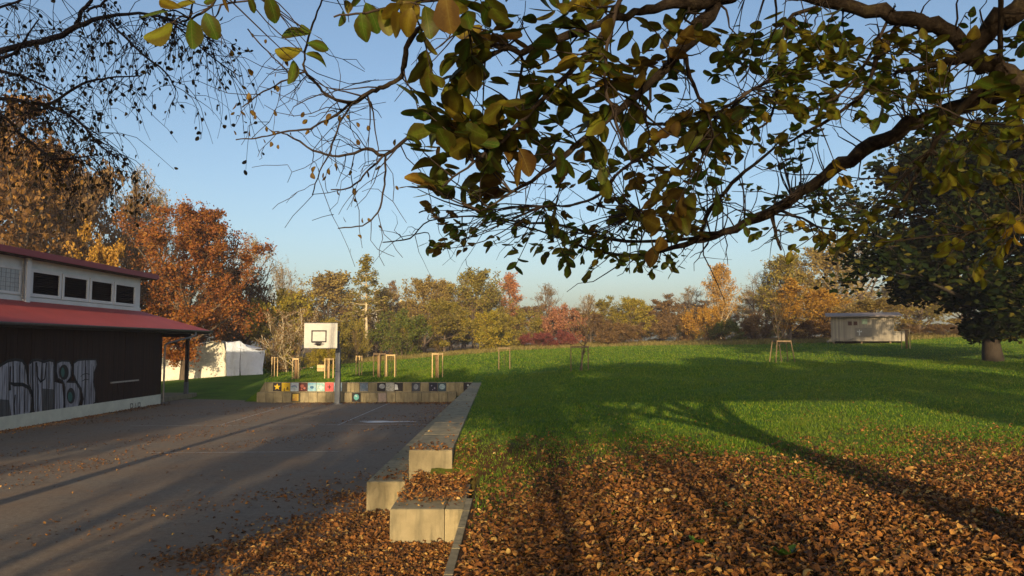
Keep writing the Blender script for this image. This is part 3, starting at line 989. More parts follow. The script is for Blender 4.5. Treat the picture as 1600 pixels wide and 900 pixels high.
# crate on the lawn
g = G(503, 580.5)
cr = empty("wooden_crate", tuple(g))
tag(cr, "pale wooden crate standing on the lawn beyond the painted wall", "crate")
for k in range(2):
    MB().cbox(-.30, .30, -.25, -.225, .02 + k * .24, .24 + k * .24, .006).build("plank", M_STAKE, cr)
    MB().cbox(-.30, .30, .225, .25, .02 + k * .24, .24 + k * .24, .006).build("plank", M_STAKE, cr)
    for sx in (-1, 1):
        MB().cbox(sx * .29 - .012, sx * .29 + .012, -.22, .22, .02 + k * .24, .24 + k * .24, .006).build("plank", M_STAKE, cr)
MB().cbox(-.31, .31, -.26, .26, .485, .505, .005).build("lid", M_STAKE, cr)
# pile of field stones
rs = np.random.default_rng(8)
for k, (u, v, s, lb) in enumerate(((469, 578, .16, "whitish field stone lying on the lawn between two young trees"), (475, 575.5, .13, "reddish brick sized stone on the lawn behind the whitish one"), (487, 575, .12, "small pale stone on the lawn near the wooden crate"))):
    g = G(u, v)
    an = np.linspace(0, 2 * math.pi, 9)[:-1]
    vs = [(0, 0, s)]
    for z, r in ((.75, .6), (.35, 1.0), (-.1, .9)):
        vs += [(s * 1.5 * r * math.cos(a) * rs.uniform(.8, 1.2), s * r * math.sin(a) * rs.uniform(.8, 1.2), s * z) for a in an]
    fs = [(0, 1 + i, 1 + (i + 1) % 8) for i in range(8)]
    for q in range(2):
        fs += [(1 + q * 8 + i, 9 + q * 8 + i, 9 + q * 8 + (i + 1) % 8, 1 + q * 8 + (i + 1) % 8) for i in range(8)]
    o = MB().add(vs, fs).build("field_stone", plain("field_stone%d" % k, ((0.5, 0.45, 0.36), (0.3, 0.14, 0.1), (0.42, 0.38, 0.3))[k], .9, .2, 4, .3), None, True, tuple(g))
    tag(o, lb, "stone", "stones on the lawn")

# ================================================================== the boarded hut on the meadow
HD = 70.0
hx0, hx1 = (1308 - 800) / FPX * HD, (1413 - 800) / FPX * HD
hzb = PY(1308, 537, HD)[2]; hzt = PY(1308, 497.5, HD)[2]
gz = float(hz(hx0 + 2, HD))
hut = empty("boarded_hut", (hx0 - .1, HD + 1.2, gz + .22), -.38)
tag(hut, "weathered wooden hut on stilts with lean-to roof at the meadow edge", "hut")
hw, hh, hb, dp_ = hx1 - hx0, hzt - gz, hzb - gz, 2.6
body_w = (1396 - 1308) / FPX * HD
MB().box(.02, body_w - .02, .03, dp_, hb + .02, hh - .02).build("hut_core", M_HUTB, hut)
x = 0.0; rb = random.Random(9); cache = {}
while x < body_w - .02:
    key = rb.choice([.02, .03, .042])
    if key in cache: o = link("board", cache[key], hut)
    else:
        o = MB().cbox(.005, .145, -key, .03, 0, hh - hb, .004).build("board", M_HUTB, hut); cache[key] = o.data
    o.location = (x, 0, hb)
    x += .15
# low fence like terrace at the end
x = body_w + .04
while x < hw:
    if "t" in cache: o = link("board", cache["t"], hut)
    else:
        o = MB().cbox(.005, .145, -.03, .03, 0, .78, .004).build("board", M_HUTB, hut); cache["t"] = o.data
    o.location = (x, 0, hb)
    x += .15
MB().box(body_w, hw, -.06, .04, hb + .80, hb + .90).build("hand_rail", M_HUTB, hut)
MB().box(body_w, hw, 0.05, dp_, hb, hb + .06).build("terrace_floor", M_HUTB, hut)
M_HROOF = plain("grey_roof_felt", (0.20, 0.17, 0.16), .9, .25, 2, .2)
slab("roof", [(-.45, -.55, hh + .02), (body_w + .8, -.55, hh + .02), (body_w + .8, dp_ + .3, hh + .42), (-.45, dp_ + .3, hh + .42)], .10, M_HROOF, hut)
for x0_, zc in ((1.47, 0), (1.94, 0)):
    w_ = MB().box(x0_ - .01, x0_ + .30, -.052, -.046, 1.48 + .02, 1.84).build("window", plain("dark_red_pane", (0.05, 0.018, 0.012), .3), hut) if "w" not in cache else link("window", cache["w"], hut)
    if "w" in cache: w_.location = (.47, 0, 0)
    cache["w"] = w_.data
    o = frame_rect(0, .31, 1.50, 1.84, .045, 0, .03, M_HUTB, "frame", w_)
    for v_ in o.data.vertices: v_.co = (x0_ - .01 + v_.co.y - (0.47 if x0_ > 1.5 else 0), -.05 - v_.co.x, v_.co.z)
MB().box(2.62, 3.08, -.058, -.046, 1.60, 2.05).build("green_notice", plain("green_notice_paint", (0.26, 0.33, 0.22), .8), hut)
bd = MB().cbox(2.05, 3.45, -.075, -.046, .36 + .1, 1.16 + .1, .005).build("chalk_board", plain("grey_chalk_board", (0.16, 0.145, 0.12), .85, .15), hut)
mb = MB()
q = -.082
for x0_, x1_, z0_, z1_ in ((2.36, 2.42, .56, 1.08), (2.22, 2.36, .86, .93), (2.42, 2.58, .86, .93), (2.19, 2.26, .90, .99), (2.53, 2.60, .90, .99), (2.32, 2.46, .56, .62)):
    mb.box(x0_, x1_, q, -.076, z0_, z1_)
mb.build("white_mark", WHT, bd)
for sx in (.2, body_w * .5, body_w - .2):
    for sy in (.2, dp_ - .3):
        MB().cbox(sx - .07, sx + .07, sy - .07, sy + .07, -.4, hb + .03, .008).build("stilt", M_OLDSTAKE, hut)
mb_s = MB().bar((-.38, -.5, -.05), (.08, -.5, hb + .25), .05, .16).bar((.10 - .38 + .42, -.5, -.05), (.5 + .02, -.5, hb + .25), .05, .16)
MB().box(.3, hw - .3, .7, dp_ - .2, -.4, hb + .01).build("dark_gap_box", M_SOFFIT, hut)  # dark box added so the open gap under the floor reads as shade
stt = mb_s.build("stair", M_HUTB, hut)
for k in range(3):
    t_ = (k + .6) / 3.3
    MB().cbox(-.38 + t_ * .46, .04 + t_ * .46, -.60, -.40, t_ * (hb + .25) - .05, t_ * (hb + .25) - .01, .004).build("tread", M_HUTB, stt)
MB().bar((1.0, -.1, .02), (1.9, -.15, .28), .10, .06).bar((.8, -.2, .05), (2.2, -.1, .08), .12, .05).build("loose_timber", M_HUTB, hut)

# ================================================================== tree maker
def unit(v):
    return v / max(np.linalg.norm(v), 1e-9)

def curve_line(rng, a, d, L, n, wob, up):
    pts = [a]
    d = unit(d)
    for i in range(n):
        d = unit(d + rng.normal(0, wob, 3) + np.array([0, 0, up]))
        pts.append(pts[-1] + d * (L / n))
    return np.array(pts)

def tree_data(seed, H=10.0, base=2.5, rx=4.0, trunk_r=0.22, n1=16, n2=7, n3=6, leaves=9, lsize=0.2, wob=0.12, up=0.05, elev=(0.2, 1.2), l2=0.42, l3=0.42, stems=1, spread=0.35, cone=False, twig_r=0.012, droop=0.0):
    rng = np.random.default_rng(seed)
    trunk, twig, lp = [], [], []
    cz, rzv = 0.5 * (base + H), 0.5 * (H - base)
    def reach(p, d):
        # distance along d to the crown's outline
        q = (p - np.array([0, 0, cz])) / np.array([rx, rx, rzv])
        e = d / np.array([rx, rx, rzv])
        A = e @ e; B = q @ e; C = q @ q - 1
        disc_ = B * B - A * C
        if disc_ < 0: return 0.25 * rx
        return max(0.12 * rx, (-B + math.sqrt(disc_)) / A)
    for s in range(stems):
        a0 = np.array([0.0, 0, -0.1])
        dirn = np.array([0, 0, 1.0])
        if stems > 1:
            an = s * 2.4 + rng.uniform(0, 1)
            a0 = a0 + np.array([math.cos(an), math.sin(an), 0]) * 0.12 * rx
            dirn = unit(np.array([math.cos(an) * spread, math.sin(an) * spread, 1.0]))
        tl = curve_line(rng, a0, dirn, (H if cone else H * 0.86) * (1 if stems == 1 else rng.uniform(.8, 1)), 9, 0.04 if stems == 1 else 0.09, 0.03)
        tr = trunk_r / math.sqrt(stems) * (np.linspace(1, 0.12, 10) ** 1.1)
        tr[0] *= 1.14
        trunk.append((tl, tr))
        for i in range(max(3, n1 // stems)):
            f = (base / H) * .8 + (1 - base / H * .8) * ((i + rng.uniform(0, .9)) / max(3, n1 // stems)) * 0.97
            f = min(f, .985)
            k = f * 9 * (1.0 if cone else min(1, 1 / .86))
            k = min(k, 8.99); i0 = int(k)
            p = tl[i0] * (1 - k + i0) + tl[i0 + 1] * (k - i0)
            r0 = tr[i0] * .55
            az = i * 2.399 + rng.uniform(-.5, .5)
            el = elev[0] + (elev[1] - elev[0]) * f + rng.normal(0, .12)
            d = np.array([math.cos(az) * math.cos(el), math.sin(az) * math.cos(el), math.sin(el)])
            L = (rx * (1.03 - f) * 1.3 + .15) if cone else reach(p, d) * rng.uniform(.72, 1.0)
            n = 6
            l1 = curve_line(rng, p, d, L, n, wob, up)
            rad1 = np.linspace(max(r0, .02), twig_r * 1.4, n + 1)
            trunk.append((l1, rad1))
            for j in range(n2):
                g = rng.uniform(.22, 1.0)
                kk = min(g * n, n - 1e-3); i1 = int(kk)
                p2 = l1[i1] * (1 - kk + i1) + l1[i1 + 1] * (kk - i1)
                d1 = unit(l1[min(i1 + 1, n)] - l1[i1])
                d2 = unit(d1 * .6 + rng.normal(0, .75, 3) + np.array([0, 0, .12 - droop]))
                L2 = L * l2 * rng.uniform(.6, 1.15) * (1.1 - .45 * g)
                a2 = curve_line(rng, p2, d2, L2, 4, wob * 1.4, up - droop * .5)
                twig.append((a2, np.linspace(max(rad1[i1] * .5, twig_r), twig_r * .7, 5)))
                for m in range(n3):
                    h = rng.uniform(.2, 1.0)
                    k3 = min(h * 4, 3.999); i2 = int(k3)
                    p3 = a2[i2] * (1 - k3 + i2) + a2[i2 + 1] * (k3 - i2)
                    d3 = unit(unit(a2[i2 + 1] - a2[i2]) * .5 + rng.normal(0, .7, 3) + np.array([0, 0, .1 - droop]))
                    L3 = max(L2 * l3, .25) * rng.uniform(.6, 1.2)
                    a3 = curve_line(rng, p3, d3, L3, 2, wob * 1.5, up - droop)
                    twig.append((a3, np.array([twig_r * .75, twig_r * .6, twig_r * .35])))
                    if leaves:
                        tt = rng.uniform(0.1, 1.1, leaves)[:, None]
                        q = a3[0] * (1 - tt) + a3[2] * tt + rng.normal(0, L3 * .16 + lsize * .4, (leaves, 3))
                        lp.append(q)
    V1, F1 = tubes_mesh("t", trunk, None, 6)
    tw = [t_ for t_ in twig]
    V2, F2 = tubes_mesh("w", tw, None, 3)
    if lp:
        lp = np.concatenate(lp)
        V3, F3 = leaf_quads(rng, lp, lsize)
    else:
        V3, F3 = np.zeros((0, 3)), np.zeros((0, 4), int)
    return (V1, F1), (V2, F2), (V3, F3)

def leaf_quads(rng, pos, size, aspect=0.62):
    n = len(pos)
    a, b = rand_frames(rng, n)
    s = size * rng.uniform(.6, 1.25, n)[:, None]
    a = a * s * .5; b = b * s * .5 * aspect
    V = np.stack([pos - a, pos + b - a * .1, pos + a, pos - b - a * .1], 1).reshape(-1, 3)
    F = np.arange(4 * n).reshape(-1, 4)
    return V, F

class Kind:
    """shape of one sort of tree, shared by all trees of that sort"""
    def __init__(self, name, **kw):
        self.H = kw.get("H", 10.0); self.rx = kw.get("rx", 4.0)
        (V1, F1), (V2, F2), (V3, F3) = tree_data(**kw)
        self.trunk = mesh_np(name + "_trunk", V1, F1, [M_BARK], smooth=True)
        V = np.concatenate([V2, V3]); F = np.concatenate([F2, F3 + len(V2)])
        mi = np.concatenate([np.zeros(len(F2), int), np.ones(len(F3), int)])
        rad_ = np.hypot(V[:, 0], V[:, 1]); self.rx = float(np.percentile(rad_, 96)); self.H = float(np.percentile(V[:, 2], 99.7))
        self.crown = mesh_np(name + "_crown", V, F, [M_BRTWIG, M_BRTWIG], mi)
    def plant(self, name, loc, h, w, leaf, twig, label, cat="tree", group=None, rz=None, bark=None, rnd=random.Random(77)):
        root = empty(name, loc, rnd.uniform(0, 6.28) if rz is None else rz)
        s, sx = h / self.H, w / (2 * self.rx)
        tag(root, label, cat, group)
        for nm, me in (("trunk", self.trunk), ("crown", self.crown)):
            o = link(nm, me, root)
            o.scale = (sx, sx, s)
            if nm == "trunk":
                if bark:
                    o.material_slots[0].link = 'OBJECT'; o.material_slots[0].material = bark
            else:
                for k, m in ((0, twig), (1, leaf)):
                    o.material_slots[k].link = 'OBJECT'; o.material_slots[k].material = m
        return root

K_DENSE = [Kind("dense_a", seed=1, rx=4.2, base=2.2, n1=20, n2=8, n3=6, leaves=11, lsize=.27),
           Kind("dense_b", seed=2, rx=4.0, base=2.6, n1=18, n2=8, n3=6, leaves=11, lsize=.27, elev=(.0, 1.2))]
K_OAK = Kind("oak", seed=31, rx=4.6, base=1.9, n1=30, n2=9, n3=8, leaves=20, lsize=.155, elev=(-.1, 1.2))
K_HALF = [Kind("half_a", seed=3, rx=4.4, base=.7, n1=26, n2=8, n3=7, leaves=6, lsize=.25, elev=(.4, 1.25), up=.09, twig_r=.016),
          Kind("half_b", seed=4, rx=4.2, base=1.0, n1=24, n2=8, n3=7, leaves=6, lsize=.25, elev=(.5, 1.3), up=.1, twig_r=.016)]
K_BARE = [Kind("bare_a", seed=5, rx=3.4, base=2.0, n1=16, n2=9, n3=9, leaves=1, lsize=.14, elev=(.6, 1.3), up=.12, l2=.5, twig_r=.015),
          Kind("bare_b", seed=6, rx=3.0, base=2.4, n1=16, n2=9, n3=9, leaves=1, lsize=.14, elev=(.7, 1.35), up=.14, l2=.5, twig_r=.015)]
K_BUSH = [Kind("bush_a", seed=7, H=5, rx=4.4, base=.1, trunk_r=.12, n1=20, n2=8, n3=7, leaves=9, lsize=.24, stems=5, elev=(.1, 1.2)),
          Kind("bush_b", seed=8, H=5, rx=4.2, base=.1, trunk_r=.12, n1=20, n2=8, n3=7, leaves=9, lsize=.24, stems=6, elev=(.2, 1.2), spread=.5)]
K_SHRUB = Kind("twiggy_shrub", seed=9, H=5, rx=2.4, base=.5, trunk_r=.05, n1=24, n2=8, n3=7, leaves=2, lsize=.17, stems=7, elev=(.5, 1.3), spread=.45, up=.08, twig_r=.014)
K_COLUMN = Kind("column", seed=10, rx=2.0, base=1.2, n1=20, n2=8, n3=6, leaves=6, lsize=.22, elev=(.7, 1.35), up=.12)
K_HIGH = Kind("high_crown", seed=33, rx=3.4, base=5.8, n1=20, n2=8, n3=6, leaves=10, lsize=.27)
K_CONE = Kind("cone", seed=12, rx=2.0, base=5.2, trunk_r=.16, n1=24, n2=6, n3=5, leaves=4, lsize=.2, elev=(-.1, .2), cone=True, l2=.35, droop=.12)
K_YOUNG = Kind("young", seed=13, H=4, rx=.9, base=1.4, trunk_r=.035, n1=9, n2=5, n3=4, leaves=1, lsize=.07, elev=(.7, 1.3), up=.1, twig_r=.006)

# leaf colours
def lm(name, c1, c2, c3, tr=.3): return leaf_mat(name, [(0.0, c1), (0.5, c2), (1.0, c3)], tr)
L_ORANGE = lm("orange_oak_leaf", (0.13, 0.040, 0.009), (0.23, 0.072, 0.012), (0.30, 0.135, 0.018))
L_GOLD = lm("golden_leaf", (0.25, 0.12, 0.016), (0.36, 0.19, 0.022), (0.44, 0.26, 0.035))
L_OAK = leaf_mat("oak_leaf", [(0.0, (0.07, 0.036, 0.012)), (0.5, (0.15, 0.072, 0.017)), (0.8, (0.25, 0.125, 0.022)), (1.0, (0.34, 0.18, 0.03))], .3)
L_OCHRE = lm("ochre_leaf", (0.17, 0.115, 0.03), (0.245, 0.175, 0.042), (0.32, 0.24, 0.055))
L_OLIVE = lm("olive_leaf", (0.12, 0.11, 0.016), (0.20, 0.165, 0.024), (0.28, 0.21, 0.03))
L_YGREEN = lm("yellow_green_leaf", (0.16, 0.15, 0.014), (0.26, 0.21, 0.018), (0.37, 0.26, 0.022))
L_GREEN = lm("green_leaf", (0.055, 0.085, 0.010), (0.09, 0.115, 0.013), (0.15, 0.145, 0.018))
L_BROWN = lm("brown_leaf", (0.12, 0.068, 0.026), (0.175, 0.100, 0.034), (0.22, 0.135, 0.044))
L_DBROWN = lm("dark_brown_leaf", (0.055, 0.03, 0.011), (0.10, 0.052, 0.016), (0.16, 0.085, 0.02))
L_CRIMSON = lm("crimson_leaf", (0.16, 0.034, 0.034), (0.21, 0.052, 0.046), (0.24, 0.08, 0.05))
L_PINKBR = lm("pinkish_brown_leaf", (0.26, 0.10, 0.06), (0.31, 0.13, 0.065), (0.34, 0.17, 0.07))
L_REDOR = lm("red_orange_leaf", (0.28, 0.10, 0.04), (0.38, 0.15, 0.05), (0.42, 0.21, 0.07))
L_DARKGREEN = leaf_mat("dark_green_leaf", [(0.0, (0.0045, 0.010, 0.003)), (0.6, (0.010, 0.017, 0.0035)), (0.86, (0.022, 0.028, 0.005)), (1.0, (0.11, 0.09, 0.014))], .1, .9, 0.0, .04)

def TREE(kind, u0, u1, vt, D, leaf, twig, name, label, cat="tree", vb=None, bark=None, grp=None):
    """a tree standing D metres ahead that spans a given width and top"""
    u = 0.5 * (u0 + u1)
    X = (u - 800) / FPX * D
    z = float(hz(X, D))
    top = PY(u, vt, D)[2]
    h = top - z + .15
    w = (u1 - u0) / FPX * D * (1.16 if D > 65 else 1.05)
    return kind.plant(name, (X, D, z - .05), h, w, leaf, twig, label, cat, grp, bark=bark)

GT, BT, PT = M_GTWIG, M_BRTWIG, M_PALEBARK
wood = "trees of the wood behind the clubhouse"
line = "trees and shrubs along the far meadow edge"
# --- wood behind the clubhouse
TREE(K_DENSE[1], -95, 125, 165, 58, L_OAK, BT, "oak_tree", "tall golden brown oak behind the clubhouse roof at the picture edge", grp=wood)
TREE(K_DENSE[0], -190, 20, 90, 74, L_DBROWN, BT, "oak_tree", "very tall dark oak rising behind the golden brown oak", grp=wood)
TREE(K_DENSE[0], 55, 215, 262, 78, L_BROWN, BT, "beech_tree", "broad brown beech between golden oak and orange oak", grp=wood)
TREE(K_HALF[0], 20, 130, 240, 84, L_DBROWN, BT, "beech_tree", "thin dark brown beech peeping over behind the golden oak", grp=wood)
TREE(K_BARE[0], 160, 268, 262, 86, L_OCHRE, GT, "ash_tree", "leafless grey ash whose twigs top the orange oak", grp=wood)
TREE(K_BARE[1], 215, 320, 305, 90, L_OCHRE, GT, "ash_tree", "shorter leafless ash just behind the orange oak top", grp=wood)
TREE(K_OAK, 192, 388, 328, 60, L_ORANGE, BT, "oak_tree", "big rounded orange oak in front of the white tent", grp=wood)
TREE(K_DENSE[1], 95, 190, 358, 54, L_GOLD, BT, "maple_tree", "small yellow maple showing just above the clubhouse roof", grp=wood)
TREE(K_DENSE[1], 330, 420, 398, 72, L_DBROWN, BT, "hawthorn_tree", "dark brown hawthorn tucked beside the orange oak", grp=wood)
TREE(K_BARE[0], 352, 428, 370, 78, L_OCHRE, GT, "alder_tree", "slim leafless alder behind the dark hawthorn", grp=wood)
for k, (a, b, t, D, lf) in enumerate(((-60, 60, 330, 66, L_DBROWN), (50, 150, 345, 70, L_DBROWN), (130, 240, 350, 72, L_DBROWN), (200, 300, 420, 76, L_DBROWN), (290, 380, 430, 76, L_DBROWN))):
    TREE(K_BUSH[k % 2], a, b, t, D, lf, BT, "understorey_shrub", ("dark shrub under the golden oak at the picture edge", "dark shrub between golden oak and small yellow maple", "dark shrub behind the small yellow maple", "dark shrub behind the orange oak trunk", "dark shrub behind the tarpaulin shelter")[k], "shrub", grp="dark shrubs under the wood")
# --- middle of the far edge
TREE(K_BUSH[0], 385, 480, 458, 71, L_YGREEN, BT, "hazel_bush", "yellow green hazel bush beside the tarpaulin shelter", "bush", grp=line)
TREE(K_SHRUB, 412, 500, 482, 60, L_BROWN, M_PALEBARK, "willow_shrub", "brown many stemmed willow shrub with pale stems left of hoop", "shrub", grp=line, bark=M_PALEBARK)
TREE(K_BUSH[1], 470, 540, 500, 74, L_OLIVE, BT, "hazel_bush", "olive hazel bush directly behind the backboard", "bush", grp=line)
TREE(K_BUSH[0], 480, 530, 543, 60, L_YGREEN, BT, "low_bush", "low yellow green bush below the backboard", "bush", grp=line)
TREE(K_BARE[1], 425, 485, 415, 108, L_OCHRE, GT, "poplar_tree", "leafless poplar standing over the yellow green hazel", grp=line)
TREE(K_HALF[0], 448, 556, 428, 104, L_OCHRE, BT, "field_maple", "wide ochre field maple above the backboard", grp=line)
TREE(K_HALF[1], 430, 500, 455, 98, L_OCHRE, BT, "field_maple", "small ochre maple left of the wide ochre field maple", grp=line)
TREE(K_CONE, 545, 602, 402, 92, L_OLIVE, GT, "larch_tree", "tall sparse larch with straight pale trunk", grp=line, bark=M_PALEBARK)
TREE(K_HALF[0], 562, 614, 452, 102, L_OCHRE, BT, "field_maple", "brownish maple crown right behind the larch trunk", grp=line)
TREE(K_CONE, 604, 634, 440, 112, L_BROWN, GT, "spruce_tree", "narrow grey conifer right of the tall larch", grp=line)
TREE(K_BUSH[1], 520, 575, 500, 90, L_OLIVE, BT, "elder_bush", "olive bush in front of the pale far building", "bush", grp=line)
TREE(K_BUSH[0], 592, 668, 486, 84, L_GREEN, BT, "privet_bush", "deep green bush at the meadow edge right of the larch", "bush", grp=line)
TREE(K_HALF[1], 632, 696, 434, 98, L_OCHRE, BT, "lime_tree", "ochre lime tree behind the deep green bush", grp=line)
TREE(K_DENSE[0], 660, 730, 470, 86, L_OLIVE, BT, "lime_tree", "low spreading olive lime tree with visible trunk", grp=line)
TREE(K_HALF[0], 676, 736, 440, 100, L_OCHRE, BT, "hornbeam_tree", "ochre hornbeam left of the tallest olive tree", grp=line)
TREE(K_HALF[1], 705, 776, 422, 98, L_OLIVE, BT, "hornbeam_tree", "tallest olive ochre hornbeam in the middle of the far edge", grp=line)
TREE(K_BUSH[1], 712, 790, 488, 88, L_YGREEN, BT, "hazel_bush", "yellow green hazel below the tallest hornbeam", "bush", grp=line)
TREE(K_COLUMN, 778, 822, 428, 110, L_REDOR, GT, "pear_tree", "slender red orange tree hanging below the walnut leaves", grp=line)
TREE(K_HALF[0], 750, 800, 452, 104, L_OLIVE, BT, "hornbeam_tree", "olive hornbeam left of the slender red orange tree", grp=line)
TREE(K_BUSH[0], 775, 842, 486, 90, L_OLIVE, BT, "hazel_bush", "olive hazel bush below the slender red orange tree", "bush", grp=line)
TREE(K_BARE[0], 828, 882, 444, 106, L_OCHRE, BT, "ash_tree", "brown leafless ash above the crimson shrub", grp=line)
TREE(K_BUSH[1], 816, 872, 521, 86, L_CRIMSON, M_BRTWIG, "dogwood_shrub", "low crimson dogwood shrub at the meadow edge", "shrub", grp=line)
TREE(K_BUSH[0], 862, 902, 518, 87, L_CRIMSON, M_BRTWIG, "dogwood_shrub", "second crimson dogwood on the side of the young meadow tree", "shrub", grp=line)
TREE(K_BUSH[0], 840, 912, 478, 94, L_PINKBR, BT, "spindle_bush", "pinkish brown spindle bush behind the crimson shrubs", "bush", grp=line)
TREE(K_BARE[1], 890, 930, 460, 118, L_OCHRE, GT, "birch_tree", "small pale leafless birch right of the crimson shrubs", grp=line)
TREE(K_HALF[1], 895, 950, 490, 96, L_BROWN, BT, "hawthorn_tree", "brown hawthorn below the small pale birch", grp=line)
TREE(K_DENSE[1], 928, 976, 464, 100, L_OLIVE, BT, "field_maple", "compact olive maple right of the brown hawthorn", grp=line)
TREE(K_DENSE[0], 962, 1016, 466, 96, L_YGREEN, BT, "field_maple", "yellow green maple between the olive maple and brown oak", grp=line)
TREE(K_DENSE[1], 1005, 1066, 462, 100, L_BROWN, BT, "oak_tree", "reddish brown oak in the middle of the far meadow edge", grp=line)
TREE(K_BUSH[1], 935, 1000, 505, 88, L_BROWN, BT, "blackthorn_shrub", "brown shrub below the olive maple", "shrub", grp=line)
TREE(K_BUSH[0], 1030, 1092, 492, 90, L_BROWN, BT, "blackthorn_shrub", "brown shrub below the reddish brown oak", "shrub", grp=line)
TREE(K_BARE[0], 1052, 1108, 448, 116, L_OCHRE, GT, "birch_tree", "pale bare birch between brown oak and golden birch", grp=line)
TREE(K_BUSH[1], 1070, 1134, 480, 88, L_GOLD, BT, "hazel_bush", "golden yellow bush left of the golden birch", "bush", grp=line)
TREE(K_HALF[1], 1104, 1150, 414, 104, L_GOLD, PT, "birch_tree", "tall golden birch with pale stem", grp=line, bark=M_PALEBARK)
TREE(K_BUSH[0], 1110, 1158, 500, 86, L_GREEN, BT, "privet_bush", "fresh green bush below the tall golden birch", "bush", grp=line)
TREE(K_BARE[1], 1142, 1212, 424, 106, L_OLIVE, GT, "ash_tree", "bare grey ash right of the golden birch", grp=line)
TREE(K_HALF[0], 1180, 1262, 402, 102, L_OLIVE, BT, "willow_tree", "olive willow crown behind the staked meadow tree", grp=line)
TREE(K_COLUMN, 1205, 1262, 436, 84, L_GOLD, BT, "maple_tree", "upright golden maple behind the leaning tree frame", grp=line)
TREE(K_BUSH[1], 1150, 1220, 492, 88, L_BROWN, BT, "blackthorn_shrub", "brown shrub below the bare grey ash", "shrub", grp=line)
TREE(K_HALF[1], 1245, 1345, 384, 100, L_OCHRE, GT, "willow_tree", "tall ochre willow rising behind the hut", grp=line)
TREE(K_BARE[0], 1300, 1400, 380, 104, L_OCHRE, GT, "ash_tree", "bare ash with grey twigs right above the hut roof", grp=line)
TREE(K_HALF[0], 1250, 1330, 455, 86, L_GOLD, BT, "maple_tree", "golden maple at the corner of the hut", grp=line)
TREE(K_BUSH[0], 1240, 1310, 502, 84, L_DBROWN, BT, "blackthorn_shrub", "dark brown shrub beside the hut stairs", "shrub", grp=line)
TREE(K_HALF[1], 1320, 1410, 468, 80, L_OCHRE, BT, "maple_tree", "ochre maple crown close behind the hut", grp=line)
TREE(K_HALF[0], 1385, 1480, 420, 95, L_OLIVE, BT, "willow_tree", "olive willow seen through the dark tree crown", grp=line)
TREE(K_DENSE[0], 1440, 1560, 430, 96, L_OCHRE, BT, "lime_tree", "ochre lime behind the trunk of the dark tree", grp=line)
TREE(K_BUSH[1], 1420, 1510, 508, 84, L_BROWN, BT, "blackthorn_shrub", "brown shrub right of the hut beneath the dark tree", "shrub", grp=line)
TREE(K_BUSH[0], 1500, 1600, 505, 86, L_OLIVE, BT, "hazel_bush", "olive bush behind the dark tree trunk", "bush", grp=line)
TREE(K_DENSE[1], 1540, 1690, 400, 92, L_OLIVE, BT, "lime_tree", "olive lime at the picture edge beyond the dark tree", grp=line)

# a few taller crowns further back close the gaps in the wood
for k, (a, b, t, D, lf, nm) in enumerate(((330, 440, 470, 122, L_BROWN, "behind the dark hawthorn"), (500, 590, 470, 124, L_BROWN, "behind the backboard maple"), (590, 680, 472, 126, L_OCHRE, "behind the narrow conifer"),
        (680, 770, 462, 128, L_BROWN, "behind the hornbeams"), (790, 880, 478, 126, L_BROWN, "behind the slender red orange tree"), (870, 960, 484, 124, L_OCHRE, "behind the pale birch"),
        (950, 1050, 480, 128, L_BROWN, "behind the compact maples"), (1050, 1150, 470, 126, L_BROWN, "behind the golden birch"), (1150, 1250, 455, 124, L_OCHRE, "behind the olive willow"), (1250, 1350, 450, 126, L_BROWN, "behind the tall ochre willow"), (1350, 1480, 440, 124, L_OCHRE, "behind the bare hut ash"))):
    TREE(K_DENSE[k % 2], a, b, t, D, lf, BT, "wood_tree", "distant crown of the wood " + nm, grp="distant crowns of the wood")

# low bushes close the foot of the wood
LOWB = [(540, L_OLIVE, "olive", "left of the larch trunk"), (575, L_BROWN, "brown", "at the foot of the larch"), (650, L_OLIVE, "olive", "beside the deep green bush"), (700, L_OCHRE, "ochre", "below the spreading lime"), (760, L_GREEN, "green", "below the tallest hornbeam foot"),
        (800, L_OLIVE, "olive", "left of the crimson dogwood"), (925, L_OCHRE, "ochre", "behind the young meadow tree"), (965, L_OLIVE, "olive", "below the compact maples"), (1010, L_OCHRE, "ochre", "left of the reddish brown oak foot"), (1060, L_OLIVE, "olive", "between brown shrub and golden bush"),
        (1100, L_OCHRE, "ochre", "below the golden yellow bush"), (1180, L_OLIVE, "olive", "below the bare grey ash foot"), (1230, L_GOLD, "golden", "below the upright golden maple"), (1275, L_OCHRE, "ochre", "left of the hut stairs"), (860, L_BROWN, "brown", "behind the crimson dogwoods"), (612, L_GREEN, "green", "below the narrow conifer"), (1146, L_BROWN, "brown", "below the tall golden birch"), (1335, L_BROWN, "brown", "behind the hut roof"), (1390, L_OLIVE, "olive", "right behind the bright yellow sapling"), (1465, L_BROWN, "brown", "left of the dark maple trunk")]
for k, (u, lf, cn, wh) in enumerate(LOWB):
    TREE(K_BUSH[k % 2], u - 34, u + 34, 506 + (k * 7) % 12, 100 + (k * 5) % 9, lf, BT, "low_bush", "low %s bush %s" % (cn, wh), "bush", grp="low bushes at the foot of the wood")

# dark leafy tree on the meadow
DT = 42.0
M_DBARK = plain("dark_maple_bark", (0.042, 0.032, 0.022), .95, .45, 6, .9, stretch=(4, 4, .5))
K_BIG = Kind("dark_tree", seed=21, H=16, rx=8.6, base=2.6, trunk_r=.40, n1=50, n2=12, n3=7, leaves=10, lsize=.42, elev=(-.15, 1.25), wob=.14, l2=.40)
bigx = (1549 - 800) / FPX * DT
K_BIG.plant("maple_tree", (bigx, DT, float(hz(bigx, DT)) - .05), 13.0, 15.2, L_DARKGREEN, M_TWIG, "large dark leafy maple shading the meadow beside the hut", "tree", rz=.4, bark=M_DBARK)


